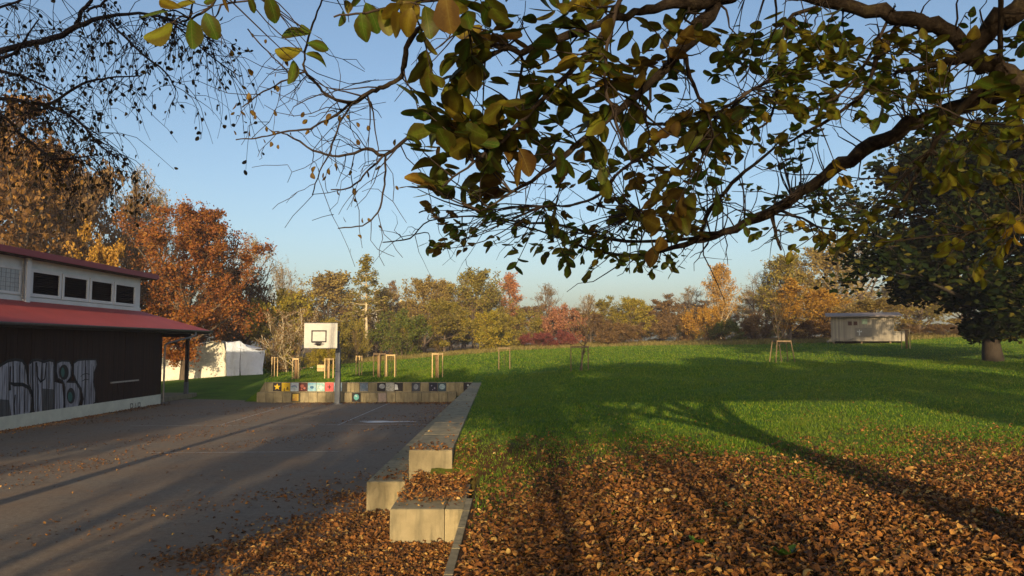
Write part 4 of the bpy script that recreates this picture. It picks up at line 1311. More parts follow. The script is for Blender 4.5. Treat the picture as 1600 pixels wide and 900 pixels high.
# ================================================================== young trees with stakes
def stakes(posts, rails, name="tree_stakes"):
    pass
def young(u, v, vt, label, width_px, new=True, mat=True, tree_top=None, lean=0.0, posts=3, twig=M_BRTWIG, wide=1.0):
    g = G(u, v)
    D = g[1]
    root = empty("young_tree", tuple(g))
    tag(root, label, "tree", "young staked trees on the meadow")
    h = (v - vt) / FPX * D
    w = width_px / FPX * D
    wd = M_STAKE if new else M_OLDSTAKE
    if posts == 2: pp = [(-w / 2, 0), (w / 2, 0)]
    elif posts == 3: pp = [(-w / 2, .12), (w / 2, .12), (0.08, -w * .45)]
    else: pp = [(-w / 2, -w / 2), (w / 2, -w / 2), (w / 2, w / 2), (-w / 2, w / 2)]
    tops = []
    for (x, y_) in pp:
        b = (x * (1 - lean), y_ * (1 - lean), h)
        MB().tube([(x, y_, -.1), b], [.030, .028], 8).build("stake", wd, root)
        tops.append(b)
    n = len(pp)
    for i in range(n if n > 2 else 1):
        a, b = tops[i], tops[(i + 1) % n]
        MB().bar((a[0], a[1], h - .05), (b[0], b[1], h - .05), .03, .08).build("rail", wd, root)
    th = ((v - tree_top) / FPX * D) if tree_top else h * 2.2
    for nm, me in (("trunk", K_YOUNG.trunk), ("crown", K_YOUNG.crown)):
        o = link(nm, me, root)
        s = th / 4.0
        o.scale = (s * .8 * wide, s * .8 * wide, s)
        o.rotation_euler = (0, 0, u * 1.7)
        if nm == "crown":
            for k, m in ((0, twig), (1, L_OCHRE)):
                o.material_slots[k].link = 'OBJECT'; o.material_slots[k].material = m
    if mat:
        rr = .10
        MB().tube([(0, 0, -.02), (0, 0, h * .96)], [rr, rr * .95], 10).build("reed_sleeve", M_MAT, root, True)
    return root
young(428, 589, 558, "staked sapling closest to the tarpaulin shelter", 9, True, False, 500)
young(462.5, 592, 560, "staked sapling with brown sleeve between crate and shelter sapling", 9, True, True, 515, posts=4)
young(513, 592, 560, "staked sapling with brown sleeve just left of the hoop post", 13, True, True, 540)
young(560, 587, 556, "bright staked sapling with bare twigs right of the hoop post", 9, True, False, 510)
young(592, 590, 552, "staked sapling with dark sleeve and crossbar in front of the far trees", 18, False, True, 545, posts=3)
young(611, 589, 554, "staked sapling with four thin pale posts next to the sleeved one", 13, True, False, 540, posts=4)
young(683, 591, 552, "staked sapling with brown sleeve alone behind the painted wall", 16, True, True, 535)
young(788, 577, 543, "bare two post tree frame in the middle of the meadow", 17, False, False, 552, posts=2)
young(906, 580, 541, "small young tree with round brown crown between three dark stakes", 27, False, False, 462, posts=3, wide=1.9)
young(1222, 566, 532, "young tree inside a tapering four post frame on the meadow", 30, False, False, 458, lean=.3, posts=4, twig=M_TWIG, wide=1.3)
young(1417, 545, 514, "bright yellow staked sapling in front of the hut", 13, True, True, 530)

# ================================================================== far building behind the larch
fb = empty("far_building", (0, 0, 0))
tag(fb, "white flat roofed building glimpsed through the far trees", "building")
q0 = PY(556, 500, 150); q1 = PY(600, 487, 150)
MB().box(q0[0], q1[0], 150, 160, 1.0, q1[2]).build("wall", plain("far_white_wall", (0.72, 0.70, 0.66), .8, .1), fb)
MB().box(q0[0] - .4, q1[0] + .4, 149.4, 160.5, q1[2], q1[2] + .35).build("roof_edge", M_WHITE, fb)
for k in range(6):
    xx = q0[0] + .5 + k * .9
    MB().box(xx, xx + .6, 149.94, 150.0, q1[2] - 1.3, q1[2] - .45).build("window", M_LOUVER, fb)
q0 = PY(622, 490, 170); q1 = PY(631, 468, 170)
ft = empty("far_tower", (0, 0, 0))
tag(ft, "cream gabled house end showing behind the narrow conifer", "building")
zt = q1[2]
MB().add([(q0[0], 170, 1), (q1[0], 170, 1), (q1[0], 170, zt - .8), (.5 * (q0[0] + q1[0]), 170, zt), (q0[0], 170, zt - .8), (q0[0], 176, 1), (q1[0], 176, 1), (q1[0], 176, zt - .8), (.5 * (q0[0] + q1[0]), 176, zt), (q0[0], 176, zt - .8)],
         [(0, 1, 2, 3, 4), (9, 8, 7, 6, 5), (1, 6, 7, 2), (2, 7, 8, 3), (3, 8, 9, 4), (4, 9, 5, 0)]).build("wall", plain("far_cream_wall", (0.68, 0.55, 0.26), .8, .1), ft)
# ================================================================== leaves as shapes
def leaf_shape(width=.34, curl=.12, fold=.18, twist=0.0, blunt=.8):
    """unit leaf: along x from 0 to 1, 6 stations of three points"""
    V, F = [], []
    ts = [0.0, .10, .30, .60, .88, 1.0]
    for t in ts:
        w = width * math.sin(math.pi * min(1, t ** blunt)) ** .62 if 0 < t < 1 else (0.012 if t == 0 else width * .16)
        z = -curl * (t - .5) ** 2 * 4 + curl
        tw = twist * (t - .5)
        V += [(t, -w, z + fold * w + tw * w), (t, 0, z), (t, w, z + fold * w - tw * w)]
    for i in range(5):
        for k in range(2):
            a = i * 3 + k
            F.append((a, a + 3, a + 4, a + 1))
    return np.array(V), np.array(F)

def leaf_irregular(r, curl, fold):
    V, F = [], []
    ts = [0.0, .08, .22, .40, .58, .76, .90, 1.0]
    width, blunt = r.uniform(.31, .40), r.uniform(.85, 1.25)
    sl, sr = r.uniform(.85, 1.1), r.uniform(.85, 1.1)
    bend, tw = r.uniform(-.12, .12), r.uniform(-.5, .5)
    for i, t in enumerate(ts):
        w = width * math.sin(math.pi * min(1, t ** blunt)) ** .62 if 0 < t < 1 else (.012 if t == 0 else .05)
        z = curl * (1 - (t - .4) ** 2 * 4)
        y0 = bend * math.sin(math.pi * t)
        wl, wr_ = w * sl * r.uniform(.9, 1.08), w * sr * r.uniform(.9, 1.08)
        q = tw * (t - .5)
        V += [(t, y0 - wl, z + fold * wl + q * wl), (t, y0, z), (t, y0 + wr_, z + fold * wr_ - q * wr_)]
    for i in range(len(ts) - 1):
        for k in range(2):
            a = i * 3 + k
            F.append((a, a + 3, a + 4, a + 1))
    return np.array(V), np.array(F)
_rr = random.Random(4)
LEAF_SHAPES = [leaf_irregular(_rr, _rr.uniform(-.12, .14), _rr.uniform(-.1, .35)) for _ in range(9)]
OLD_SHAPES = [leaf_shape(.36, .08, .15), leaf_shape(.33, -.06, .2, .2), leaf_shape(.39, .10, .1, -.2, 1.1), leaf_shape(.31, .05, .25, .3), leaf_shape(.37, -.10, -.12, 0, 1.2)]
DRY_SHAPES = [leaf_shape(.30, .35, .7, .5), leaf_shape(.26, -.3, 1.0, -.6), leaf_shape(.33, .18, .4, .8, .7), leaf_shape(.28, .45, -.5, .3), leaf_shape(.32, -.2, .5, -.9)]

def place_leaves(shapes, pos, along, across, size, pick):
    """many leaves in one pair of arrays"""
    Vs, Fs, n = [], [], 0
    nor = np.cross(along, across)
    for s, (V, F) in enumerate(shapes):
        m = np.where(pick == s)[0]
        if len(m) == 0: continue
        A, B, N, S, Q = along[m], across[m], nor[m], size[m], pos[m]
        W = Q[:, None] + S[:, None, None] * (V[None, :, 0, None] * A[:, None] + V[None, :, 1, None] * B[:, None] + V[None, :, 2, None] * N[:, None])
        k = len(V)
        Fs.append((F[None] + (np.arange(len(m)) * k)[:, None, None] + n).reshape(-1, 4))
        Vs.append(W.reshape(-1, 3)); n += len(m) * k
    return np.concatenate(Vs), np.concatenate(Fs)

def leaf_uv(shapes, pick):
    return np.concatenate([np.tile(V[:, :2], (int((pick == s).sum()), 1)) for s, (V, F) in enumerate(shapes) if (pick == s).any()])

def ortho(along, across):
    a = along / np.maximum(np.linalg.norm(along, axis=-1, keepdims=True), 1e-9)
    b = across - a * (a * across).sum(-1, keepdims=True)
    b = b / np.maximum(np.linalg.norm(b, axis=-1, keepdims=True), 1e-9)
    return a, b

WALNUT = {
    "green": leaf_mat("walnut_leaf_green", [(0.0, (0.050, 0.115, 0.012)), (0.4, (0.090, 0.165, 0.014)), (0.75, (0.160, 0.205, 0.016)), (1.0, (0.28, 0.26, 0.02))], .6, .5, .25, veins=.4),
    "olive": leaf_mat("walnut_leaf_olive", [(0.0, (0.090, 0.130, 0.012)), (0.4, (0.150, 0.165, 0.014)), (0.75, (0.225, 0.185, 0.016)), (1.0, (0.33, 0.235, 0.02))], .6, .5, .3, veins=.4),
    "brown": leaf_mat("walnut_leaf_brown", [(0.0, (0.135, 0.080, 0.015)), (0.5, (0.21, 0.125, 0.019)), (1.0, (0.30, 0.185, 0.023))], .55, .6, .3, veins=.4),
    "yellow": leaf_mat("walnut_leaf_yellow", [(0.0, (0.34, 0.24, 0.016)), (0.5, (0.50, 0.33, 0.02)), (1.0, (0.60, 0.40, 0.03))], .6, .5, .25, veins=.3),
    "lime": leaf_mat("walnut_leaf_lime", [(0.0, (0.13, 0.17, 0.014)), (0.5, (0.24, 0.25, 0.019)), (1.0, (0.40, 0.34, 0.03))], .6, .5, .2, veins=.4),
}
# ================================================================== walnut tree overhead
wal = empty("walnut_tree", (5.0, 4.7, float(hz(5.0, 4.7))))
tag(wal, "walnut tree whose leafy boughs hang across the sky overhead", "tree")
wal.location = (0, 0, 0)
rw = np.random.default_rng(42)
BR = []          # every branch as (points, radii)
def bough(rows, name="limb", sub=4, wob=.004, keep=True):
    r = np.array(rows, float)
    s = spline(r, sub)
    pts = np.array([P(a[0], a[1], a[2]) for a in s])
    rad = np.maximum(s[:, 3] * 0.5 / FPX * s[:, 2], .0012)
    pts = pts + rw.normal(0, 1, pts.shape) * (rad * .22 + wob * .3)[:, None]
    rad = rad * (1 + rw.normal(0, .07, len(rad)))
    BR.append((pts, rad))
    V, F = tube_np(pts, rad, 10 if rad.max() > .02 else 6)
    link(name, mesh_np(name, V, F, [M_WBARK if rad.max() > .012 else M_TWIG], smooth=True), wal)
    return pts, rad

# trunk and main fork, off to the right of the viewpoint
bz = float(hz(5.05, 4.6))
tp = spline([(5.05, 4.6, bz - .2), (5.03, 4.6, bz + .3), (4.95, 4.62, 2.4), (4.9, 4.6, 3.6), (4.7, 4.5, 4.6), (4.5, 4.2, 6.0), (4.6, 3.6, 8.0), (4.4, 3.2, 9.6)], 4)
trad = np.interp(np.linspace(0, 1, len(tp)), [0, .1, .3, .55, .8, 1], [.58, .44, .36, .24, .13, .05])
V, F = tube_np(tp, trad, 14)
link("trunk", mesh_np("trunk", V, F, [M_WBARK], smooth=True), wal)
for rows in ([(4.92, 4.6, 3.2, .20), (5.7, 3.6, 4.8, .16), (6.7, 2.6, 6.6, .11), (7.6, 2.0, 8.8, .05)], [(4.85, 4.55, 3.6, .19), (3.9, 2.9, 5.2, .15), (2.6, 1.5, 7.0, .10), (1.6, .6, 8.8, .05)],
             [(4.9, 4.5, 3.0, .19), (3.9, 2.2, 4.5, .15), (2.0, .2, 5.7, .12), (.2, -1.8, 6.9, .08), (-1.2, -3.4, 8.0, .04)], [(4.8, 4.4, 4.2, .17), (5.6, 1.6, 5.6, .14), (6.4, -1.2, 7.0, .09), (7.6, -3.4, 8.2, .04)]):
    s_ = spline(np.array(rows), 5)
    V, F = tube_np(s_[:, :3] + rw.normal(0, .015, (len(s_), 3)), s_[:, 3], 10)
    link("limb", mesh_np("limb", V, F, [M_WBARK], smooth=True), wal)
LIMBS = [
 [(2060, -120, 4.75, 70), (1900, -60, 4.7, 60), (1740, 50, 4.75, 52), (1600, 124, 4.8, 42), (1540, 152, 4.9, 38), (1470, 176, 5.0, 34), (1400, 206, 5.1, 30), (1330, 245, 5.3, 27), (1270, 288, 5.5, 24), (1200, 333, 5.7, 20), (1130, 362, 5.9, 15), (1070, 383, 6.0, 11), (1000, 399, 6.2, 8), (930, 392, 6.4, 6), (860, 366, 6.6, 4), (790, 346, 6.8, 3)],
 [(2040, -150, 4.6, 60), (1800, 120, 4.2, 48), (1640, 150, 4.1, 40), (1570, 115, 4.0, 38), (1533, 90, 4.0, 36), (1499, 62, 4.05, 33), (1449, 37, 4.1, 31), (1378, 19, 4.2, 28), (1300, 4, 4.3, 24), (1200, -18, 4.4, 20), (1080, -40, 4.5, 14)],
 [(1860, -180, 4.3, 60), (1700, -60, 4.0, 50), (1600, 4, 3.9, 44), (1550, 40, 3.95, 40), (1510, 85, 4.0, 26), (1470, 100, 4.1, 14), (1400, 112, 4.2, 8)],
 [(1300, -160, 3.3, 40), (1190, -60, 3.0, 32), (1128, 0, 2.8, 27), (1090, 46, 2.7, 23), (1040, 103, 2.6, 15), (985, 158, 2.5, 12), (918, 213, 2.4, 10), (860, 262, 2.3, 8), (800, 300, 2.3, 5), (752, 330, 2.25, 3)],
 [(1300, -130, 3.3, 30), (1180, -30, 2.9, 24), (1100, 4, 2.7, 20), (1040, 8, 2.6, 17), (1000, 17, 2.5, 15), (954, 31, 2.4, 14), (890, 54, 2.35, 13), (819, 77, 2.35, 13), (780, 72, 2.4, 11), (742, 60, 2.5, 9), (705, 49, 2.6, 8), (668, 40, 2.7, 8), (644, 58, 2.8, 9), (632, 92, 2.9, 9), (627, 121, 3.0, 8), (605, 133, 3.0, 8), (580, 142, 3.05, 8), (551, 160, 3.1, 7), (515, 151, 3.2, 5.5), (495, 131, 3.2, 5), (476, 111, 3.2, 4.5), (479, 70, 3.2, 4), (493, 27, 3.1, 3.5), (506, -8, 3.1, 3)],
 [(954, 31, 2.4, 11), (944, 51, 2.4, 11), (885, 120, 2.3, 10), (819, 184, 2.2, 9), (773, 228, 2.15, 7), (730, 262, 2.1, 5), (690, 292, 2.05, 3)],
 [(1010, -80, 2.3, 11), (985, -25, 2.2, 10), (970, 0, 2.1, 9), (952, 51, 2.1, 8), (944, 123, 2.1, 7), (954, 164, 2.1, 6), (970, 212, 2.1, 5), (986, 252, 2.1, 3)],
 [(551, 160, 3.1, 5), (520, 182, 3.2, 4.5), (485, 200, 3.3, 4), (440, 207, 3.4, 3), (400, 216, 3.5, 2.5), (368, 217, 3.5, 2)],
 [(830, 170, 2.9, 7), (760, 198, 3.0, 7), (700, 196, 3.1, 6.5), (650, 209, 3.2, 6), (602, 241, 3.3, 6), (575, 232, 3.3, 5), (529, 244, 3.4, 4.5), (489, 235, 3.4, 4), (449, 210, 3.5, 3), (421, 203, 3.5, 2)],
 [(602, 241, 3.3, 4), (601, 290, 3.3, 3.5), (590, 332, 3.3, 3), (567, 352, 3.3, 2.5), (528, 356, 3.3, 2)],
 [(602, 241, 3.3, 4), (574, 268, 3.3, 3.5), (548, 293, 3.35, 3), (518, 297, 3.4, 2)],
 [(551, 160, 3.1, 4), (531, 192, 3.2, 3.5), (516, 235, 3.2, 3), (500, 268, 3.25, 2.5), (488, 305, 3.3, 2)],
 [(476, 112, 3.2, 3.5), (440, 128, 3.25, 3), (405, 148, 3.3, 2.5), (378, 168, 3.3, 2)],
 [(448, 110, 3.2, 3), (418, 80, 3.25, 2.5), (388, 47, 3.3, 2.5)],
 [(1277, 11, 4.3, 8), (1240, 24, 4.2, 7), (1224, 50, 4.1, 6), (1216, 120, 4.0, 6), (1213, 160, 4.0, 5), (1197, 192, 4.0, 4.5), (1168, 204, 4.0, 3)],
 [(1400, 45, 4.2, 9), (1370, 92, 4.1, 8), (1358, 125, 4.1, 7), (1340, 155, 4.1, 7), (1300, 185, 4.1, 6), (1262, 205, 4.2, 5), (1222, 229, 4.3, 3)],
 [(1390, 26, 4.2, 6), (1340, 118, 4.2, 5), (1290, 160, 4.2, 5), (1245, 172, 4.2, 4), (1205, 168, 4.2, 3)],
 [(1064, 70, 2.7, 8), (1077, 112, 2.75, 7), (1092, 150, 2.8, 6), (1107, 181, 2.8, 5), (1116, 218, 2.9, 3)],
 [(1206, 333, 5.7, 8), (1213, 370, 5.7, 6), (1221, 392, 5.7, 4)],
 [(1215, 330, 5.6, 6), (1245, 338, 5.4, 5), (1285, 356, 5.2, 4), (1335, 362, 5.0, 3)],
 [(1095, 372, 5.9, 9), (1106, 335, 5.8, 8), (1128, 305, 5.6, 7), (1165, 268, 5.4, 6), (1210, 230, 5.2, 4)],
 [(1130, 362, 5.9, 8), (1050, 376, 6.0, 7), (955, 374, 6.1, 6), (886, 354, 6.2, 5), (810, 347, 6.3, 4), (740, 338, 6.4, 3), (672, 345, 6.4, 2.5), (640, 372, 6.4, 2.5), (597, 379, 6.4, 2)],
 [(961, 275, 4.0, 6), (946, 298, 4.1, 5), (917, 313, 4.2, 5), (886, 321, 4.3, 4), (850, 322, 4.4, 3)],
 [(1050, 196, 4.0, 6), (1010, 240, 4.0, 5), (961, 275, 4.0, 5), (930, 330, 4.1, 3)],
 [(1160, 150, 3.9, 6), (1100, 190, 3.9, 6), (1050, 196, 4.0, 6), (990, 190, 4.1, 5), (930, 180, 4.1, 4)],
 [(1216, 120, 4.0, 6), (1160, 150, 3.9, 6), (1120, 200, 4.1, 5), (1060, 262, 4.3, 4), (1000, 330, 4.6, 3)],
 [(1560, 110, 4.0, 16), (1520, 150, 4.1, 12), (1450, 235, 4.3, 8), (1410, 280, 4.4, 5)],
 [(1562, 96, 3.9, 9), (1563, 50, 3.85, 9), (1562, -10, 3.8, 8)],
 [(1480, 176, 5.0, 8), (1430, 280, 5.0, 6), (1395, 340, 5.0, 4)],
 [(1700, 300, 4.2, 8), (1620, 330, 4.0, 6), (1570, 350, 3.9, 5), (1520, 362, 3.8, 3)],
 [(1640, 210, 3.6, 7), (1580, 195, 3.5, 5), (1520, 190, 3.5, 4), (1470, 168, 3.6, 3)],
 [(360, -40, 2.2, 6), (330, 8, 2.15, 5), (300, 28, 2.1, 4), (282, 35, 2.1, 3)],
 [(560, -60, 2.1, 6), (500, -20, 2.1, 5), (430, -6, 2.1, 4), (345, 6, 2.1, 3)],
 [(780, -60, 2.1, 8), (720, -10, 2.05, 6), (640, 6, 2.0, 5), (570, 20, 2.0, 4), (520, 26, 2.0, 3)],
]
for _k, rows in enumerate(LIMBS):
    bough([(a, b, c, w * (.78 if _k < 3 else .9)) for a, b, c, w in rows])

# crooked twigs along the boughs
TW = []
def twig_line(a, d, L, r0, seg=5, wob=.35, sag=0.0):
    pts = [a]; d = unit(d)
    for i in range(seg):
        d = unit(d + rw.normal(0, wob, 3) * np.array([1, .6, 1]) + np.array([0, 0, -sag]))
        pts.append(pts[-1] + d * (L / seg))
    pts = np.array(pts)
    TW.append((pts, np.linspace(r0, max(r0 * .35, .0011), seg + 1)))
    return pts
nb = len(BR)
for i in range(nb):
    pts, rad = BR[i]
    L = np.linalg.norm(np.diff(pts, axis=0), axis=1).sum()
    bare = 7 <= i <= 13 or i == 4
    n = int(L * (11 if bare else 9))
    for k in range(n):
        j = rw.integers(1, len(pts) - 1)
        if rad[j] > .05 and rw.random() < .7: continue
        # twigs only sprout where their bough is slim or by chance
        t = unit(pts[j + 1] - pts[j - 1])
        side_ = unit(np.cross(t, rw.normal(0, 1, 3)))
        d = unit(t * .5 + side_)
        dist = max(pts[j][1], 1.2)
        ln = rw.uniform(.05, .16) * (dist ** .75) * (1.15 if bare else 1.0)
        a = twig_line(pts[j], d, ln, min(max(.0016 * dist / 3, rad[j] * .4), .006), 5, .32, .06)
        if rw.random() < (.8 if bare else .5):
            jj = rw.integers(1, 4)
            twig_line(a[jj], unit(rw.normal(0, 1, 3) + d * .6), ln * .55, .0014 * max(1, dist / 3), 4, .35, .05)
ALLP = np.concatenate([b[0] for b in BR])
ALLR = np.concatenate([b[1] for b in BR])
ALLP = ALLP[ALLR < .06]

# leaf sprays: (u0, u1, v0, v1, sprays, near, far, colours)
REGIONS = [
 (560, 900, -14, 34, 12, 1.8, 2.3, "oogg"), (640, 760, 90, 200, 11, 1.9, 2.4, "ogog"), (640, 780, 190, 300, 14, 1.95, 2.5, "obogg"), (700, 840, 60, 250, 14, 1.95, 2.5, "ogbog"),
 (740, 840, 180, 320, 9, 2.1, 2.7, "bobog"), (840, 960, 0, 130, 11, 2.0, 2.7, "yogog"), (840, 1000, 120, 300, 16, 2.1, 2.8, "obgog"), (900, 960, 60, 150, 4, 2.2, 2.7, "yyo"),
 (990, 1130, 10, 240, 24, 2.4, 3.3, "gogbo"), (1030, 1140, 180, 320, 15, 3.3, 4.5, "gobg"),
 (1110, 1240, 60, 250, 44, 3.3, 4.6, "gggo"), (1220, 1340, 50, 190, 38, 3.3, 4.6, "ggol"), (1180, 1300, 180, 260, 14, 5.8, 6.6, "ggo"),
 (660, 900, 322, 392, 30, 4.6, 6.4, "obgg"), (790, 960, 365, 432, 22, 4.6, 6.2, "ggo"), (900, 1100, 330, 375, 22, 4.6, 6.2, "obgo"), (900, 1060, 395, 425, 10, 5.0, 6.2, "ggo"), (860, 1080, 230, 350, 28, 3.9, 5.4, "gobo"), (690, 740, 350, 385, 4, 4.6, 5.6, "gg"),
 (1010, 1080, 350, 392, 3, 2.5, 2.8, "bo"), (980, 1080, 290, 330, 3, 2.6, 3.1, "bo"), (1080, 1330, 250, 340, 26, 6.0, 6.8, "gogl"), (1130, 1340, 350, 395, 16, 5.0, 5.8, "goyl"), (1330, 1470, 60, 200, 36, 3.6, 5.2, "gglo"), (1440, 1620, 20, 280, 56, 3.5, 5.4, "gglo"), (1470, 1620, 200, 300, 14, 3.6, 4.4, "glo"),
 (1300, 1420, 255, 390, 12, 4.0, 4.7, "ylo"), (1470, 1620, 280, 445, 14, 3.5, 4.3, "lly"), (1540, 1620, 120, 260, 6, 2.6, 3.4, "lg"),
]
CODE = {"g": "green", "o": "olive", "b": "brown", "y": "yellow", "l": "lime"}
LV = []      # (pos, along, across, size, colour)
def spray(tip, d, n, col, size):
    d = unit(d)
    for k in range(n):
        t = k / max(n - 1, 1)
        base = tip - d * (.16 * (1 - t)) * size / .11
        s_ = unit(np.cross(d, np.array([0, 0, 1.0])) + 1e-3)
        sgn = 1 if k % 2 else -1
        al = unit(d * (.35 + .5 * t) + s_ * sgn * (1.0 - .75 * t) + rw.normal(0, .28, 3) + np.array([0, 0, -.10]))
        # leaf blades lie mostly flat and turn to the light
        nrm = unit(np.array([0, 0, 1.0]) + rw.normal(0, .55, 3))
        ac = np.cross(nrm, al)
        LV.append((base, al, ac, size * rw.uniform(.72, 1.2), col))
for (u0, u1, v0, v1, n, d0, d1, cols) in REGIONS:
    for k in range(n):
        u, v, d = rw.uniform(u0, u1), rw.uniform(v0, v1), rw.uniform(d0, d1)
        p = P(u, v, d)
        q = ALLP[np.argmin(((ALLP - p) ** 2).sum(1))]
        e = p - q
        L = np.linalg.norm(e)
        if L > 1.3:                       # keep sprays on their boughs
            p = q + e / L * 1.3; e = p - q; L = 1.3
        if L > .03:
            mid = q + e * .5 + rw.normal(0, .05 * L, 3)
            s = spline(np.array([q, mid, p]), 3)
            TW.append((s, np.linspace(.0030, .0013, len(s)) * max(1, d / 3.2)))
        col = CODE[cols[rw.integers(len(cols))]]
        spray(p, e + np.array([0, 0, -.3 * L - .02]), int(rw.integers(4, 7)), col, .078 if d < 3 else .078)
# the two sprays that hang alone against the sky
for (u, v, d, du, dv, col) in ((243, 22, 2.0, -40, 8, "green"), (248, 48, 2.0, -40, 22, "lime"), (300, 52, 2.0, 2, 45, "green"), (330, 40, 2.0, 18, 40, "green"), (268, 6, 2.0, -30, -12, "olive"), (290, 6, 2.05, -30, 4, "green"), (352, 4, 2.0, 10, 28, "brown"), (392, 6, 2.0, 12, 26, "green"), (424, 14, 2.0, 14, 40, "green"), (330, -2, 2.0, -20, 10, "green"),
                           (459, 56, 2.4, -36, -2, "green"), (452, 78, 2.4, -40, 2, "green"), (455, 112, 2.4, -6, 36, "green"), (496, 72, 2.4, 32, 8, "green"), (493, 94, 2.4, 32, 18, "green"), (478, 46, 2.4, -14, -12, "green"), (494, 56, 2.4, 18, 10, "olive"), (533, 28, 2.3, -6, 24, "green"), (569, 42, 2.0, 6, 44, "green"), (542, 10, 2.2, 4, 20, "olive"), (602, 34, 1.9, 14, 40, "green"), (640, 34, 1.8, -8, 44, "olive"), (668, 34, 1.8, 8, 50, "olive"), (700, 20, 1.6, 10, 60, "brown")):
    a = P(u - du * .5, v - dv * .5, d); b = P(u + du * .5, v + dv * .5, d + .02)
    al = unit(b - a)
    nrm = unit(np.array([0, -.75, .5]) + rw.normal(0, .2, 3))
    LV.append((a, al, np.cross(nrm, al), np.linalg.norm(b - a) * 1.05, col))
    q = ALLP[np.argmin(((ALLP - a) ** 2).sum(1))]
    s = spline(np.array([q, .5 * (q + a) + rw.normal(0, .01, 3), a]), 3)
    TW.append((s, np.linspace(.003, .0015, len(s))))
# thin shrivelled bits on the bare twigs
for k in range(70):
    i = rw.integers(7, 14); pts = BR[i][0]; p = pts[rw.integers(2, len(pts))]
    p = p + rw.normal(0, .05, 3)
    LV.append((p, unit(np.array([rw.normal(0, .5), 0, -1])), rw.normal(0, 1, 3), rw.uniform(.018, .035), "brown"))

Vt, Ft = tubes_mesh("tw", TW, None, 4)
o = link("twig_mass", mesh_np("twig_mass", Vt, Ft, [M_TWIG]), wal); o["kind"] = "stuff"

pos = np.array([l[0] for l in LV]); al = np.array([l[1] for l in LV]); ac = np.array([l[2] for l in LV])
al, ac = ortho(al, ac)
sz = np.array([l[3] for l in LV])
pick = rw.integers(0, len(LEAF_SHAPES), len(LV))
mid = pos + al * sz[:, None] * .5
dep = np.linalg.norm(mid - np.array([0, 0, CAM_Z]), axis=1)
nrm = np.cross(al, ac)
view = (mid - np.array([0, 0, CAM_Z])) / dep[:, None]
area = (sz / dep) ** 2 * (.25 + np.abs((nrm * view).sum(1)))
# leaves in the picture's width and height count as seen
uu = 800 + FPX * mid[:, 0] / np.maximum(mid[:, 1], .3); vv = 538 - FPX * (mid[:, 2] - CAM_Z) / np.maximum(mid[:, 1], .3)
area = np.where((uu > 0) & (uu < 1600) & (vv > -10), area, 0)
order = np.argsort(-area)
single = order[:300]
shape_mesh = {}
for i in single:
    key = (int(pick[i]), LV[i][4])
    if key not in shape_mesh:
        V, F = LEAF_SHAPES[key[0]]
        shape_mesh[key] = mesh_np("leaf_" + key[1], V, F, [WALNUT[key[1]]], smooth=True, uv=V[:, :2])
    o = link("leaf", shape_mesh[key], wal)
    m = Matrix.Identity(4)
    for c, vec in enumerate((al[i], ac[i], nrm[i])):
        for r_ in range(3): m[r_][c] = vec[r_] * sz[i]
    for r_ in range(3): m[r_][3] = pos[i][r_]
    o.matrix_local = m
rest = np.setdiff1d(np.arange(len(LV)), single)
for cname in WALNUT:
    m = np.array([i for i in rest if LV[i][4] == cname], int)
    if len(m) == 0: continue
    V, F = place_leaves(LEAF_SHAPES, pos[m], al[m], ac[m], sz[m], pick[m])
    o = link("foliage", mesh_np("foliage_" + cname, V, F, [WALNUT[cname]], smooth=True, uv=leaf_uv(LEAF_SHAPES, pick[m])), wal); o["kind"] = "stuff"

# the rest of the crown, above and behind the viewpoint
def crown_cloud(rng, n, c, r, zmin_fn, size):
    out = []
    cl = rng.normal(0, 1, (260, 3)); cl /= np.linalg.norm(cl, axis=1, keepdims=True)
    cl = cl * (rng.uniform(.25, 1, (260, 1)) ** .5) * np.array(r) + np.array(c)
    k = rng.integers(0, 260, n)
    p = cl[k] + rng.normal(0, .42, (n, 3))
    return p[p[:, 2] > zmin_fn(p)]
p = crown_cloud(rw, 95000, (4.6, .2, 7.6), (8.6, 6.0, 3.2), lambda q: np.maximum(3.0 + .6 * np.maximum(q[:, 1], 0), np.where(q[:, 0] > 1.0, 6.0 - .2 * q[:, 1], 4.6 - .15 * q[:, 1])), .2)
n = len(p)
a_, b_ = rand_frames(rw, n)
V, F = leaf_quads(rw, p, .2)
o = link("foliage", mesh_np("upper_foliage", V, F, [WALNUT["olive"]], uv=np.tile(np.array([[.0, 0], [.4, .2], [1, 0], [.4, -.2]]), (len(V) // 4, 1))), wal); o["kind"] = "stuff"
tw2 = []
for k in range(60):
    a = tp[rw.integers(14, len(tp))]
    e = p[rw.integers(n)]
    if e[2] < a[2] - .5: continue
    s = spline(np.array([a, .5 * (a + e) + np.array([0, 0, .4]), e]), 4)
    if (s[:, 1] > 1.2).any() and (s[:, 2] < 3.4 + .62 * np.maximum(s[:, 1], 0)).any(): continue
    tw2.append((s, np.linspace(.06, .012, len(s))))
V, F = tubes_mesh("b", tw2, None, 5)
o = link("upper_limbs", mesh_np("upper_limbs", V, F, [M_WBARK], smooth=True), wal); o["kind"] = "stuff"

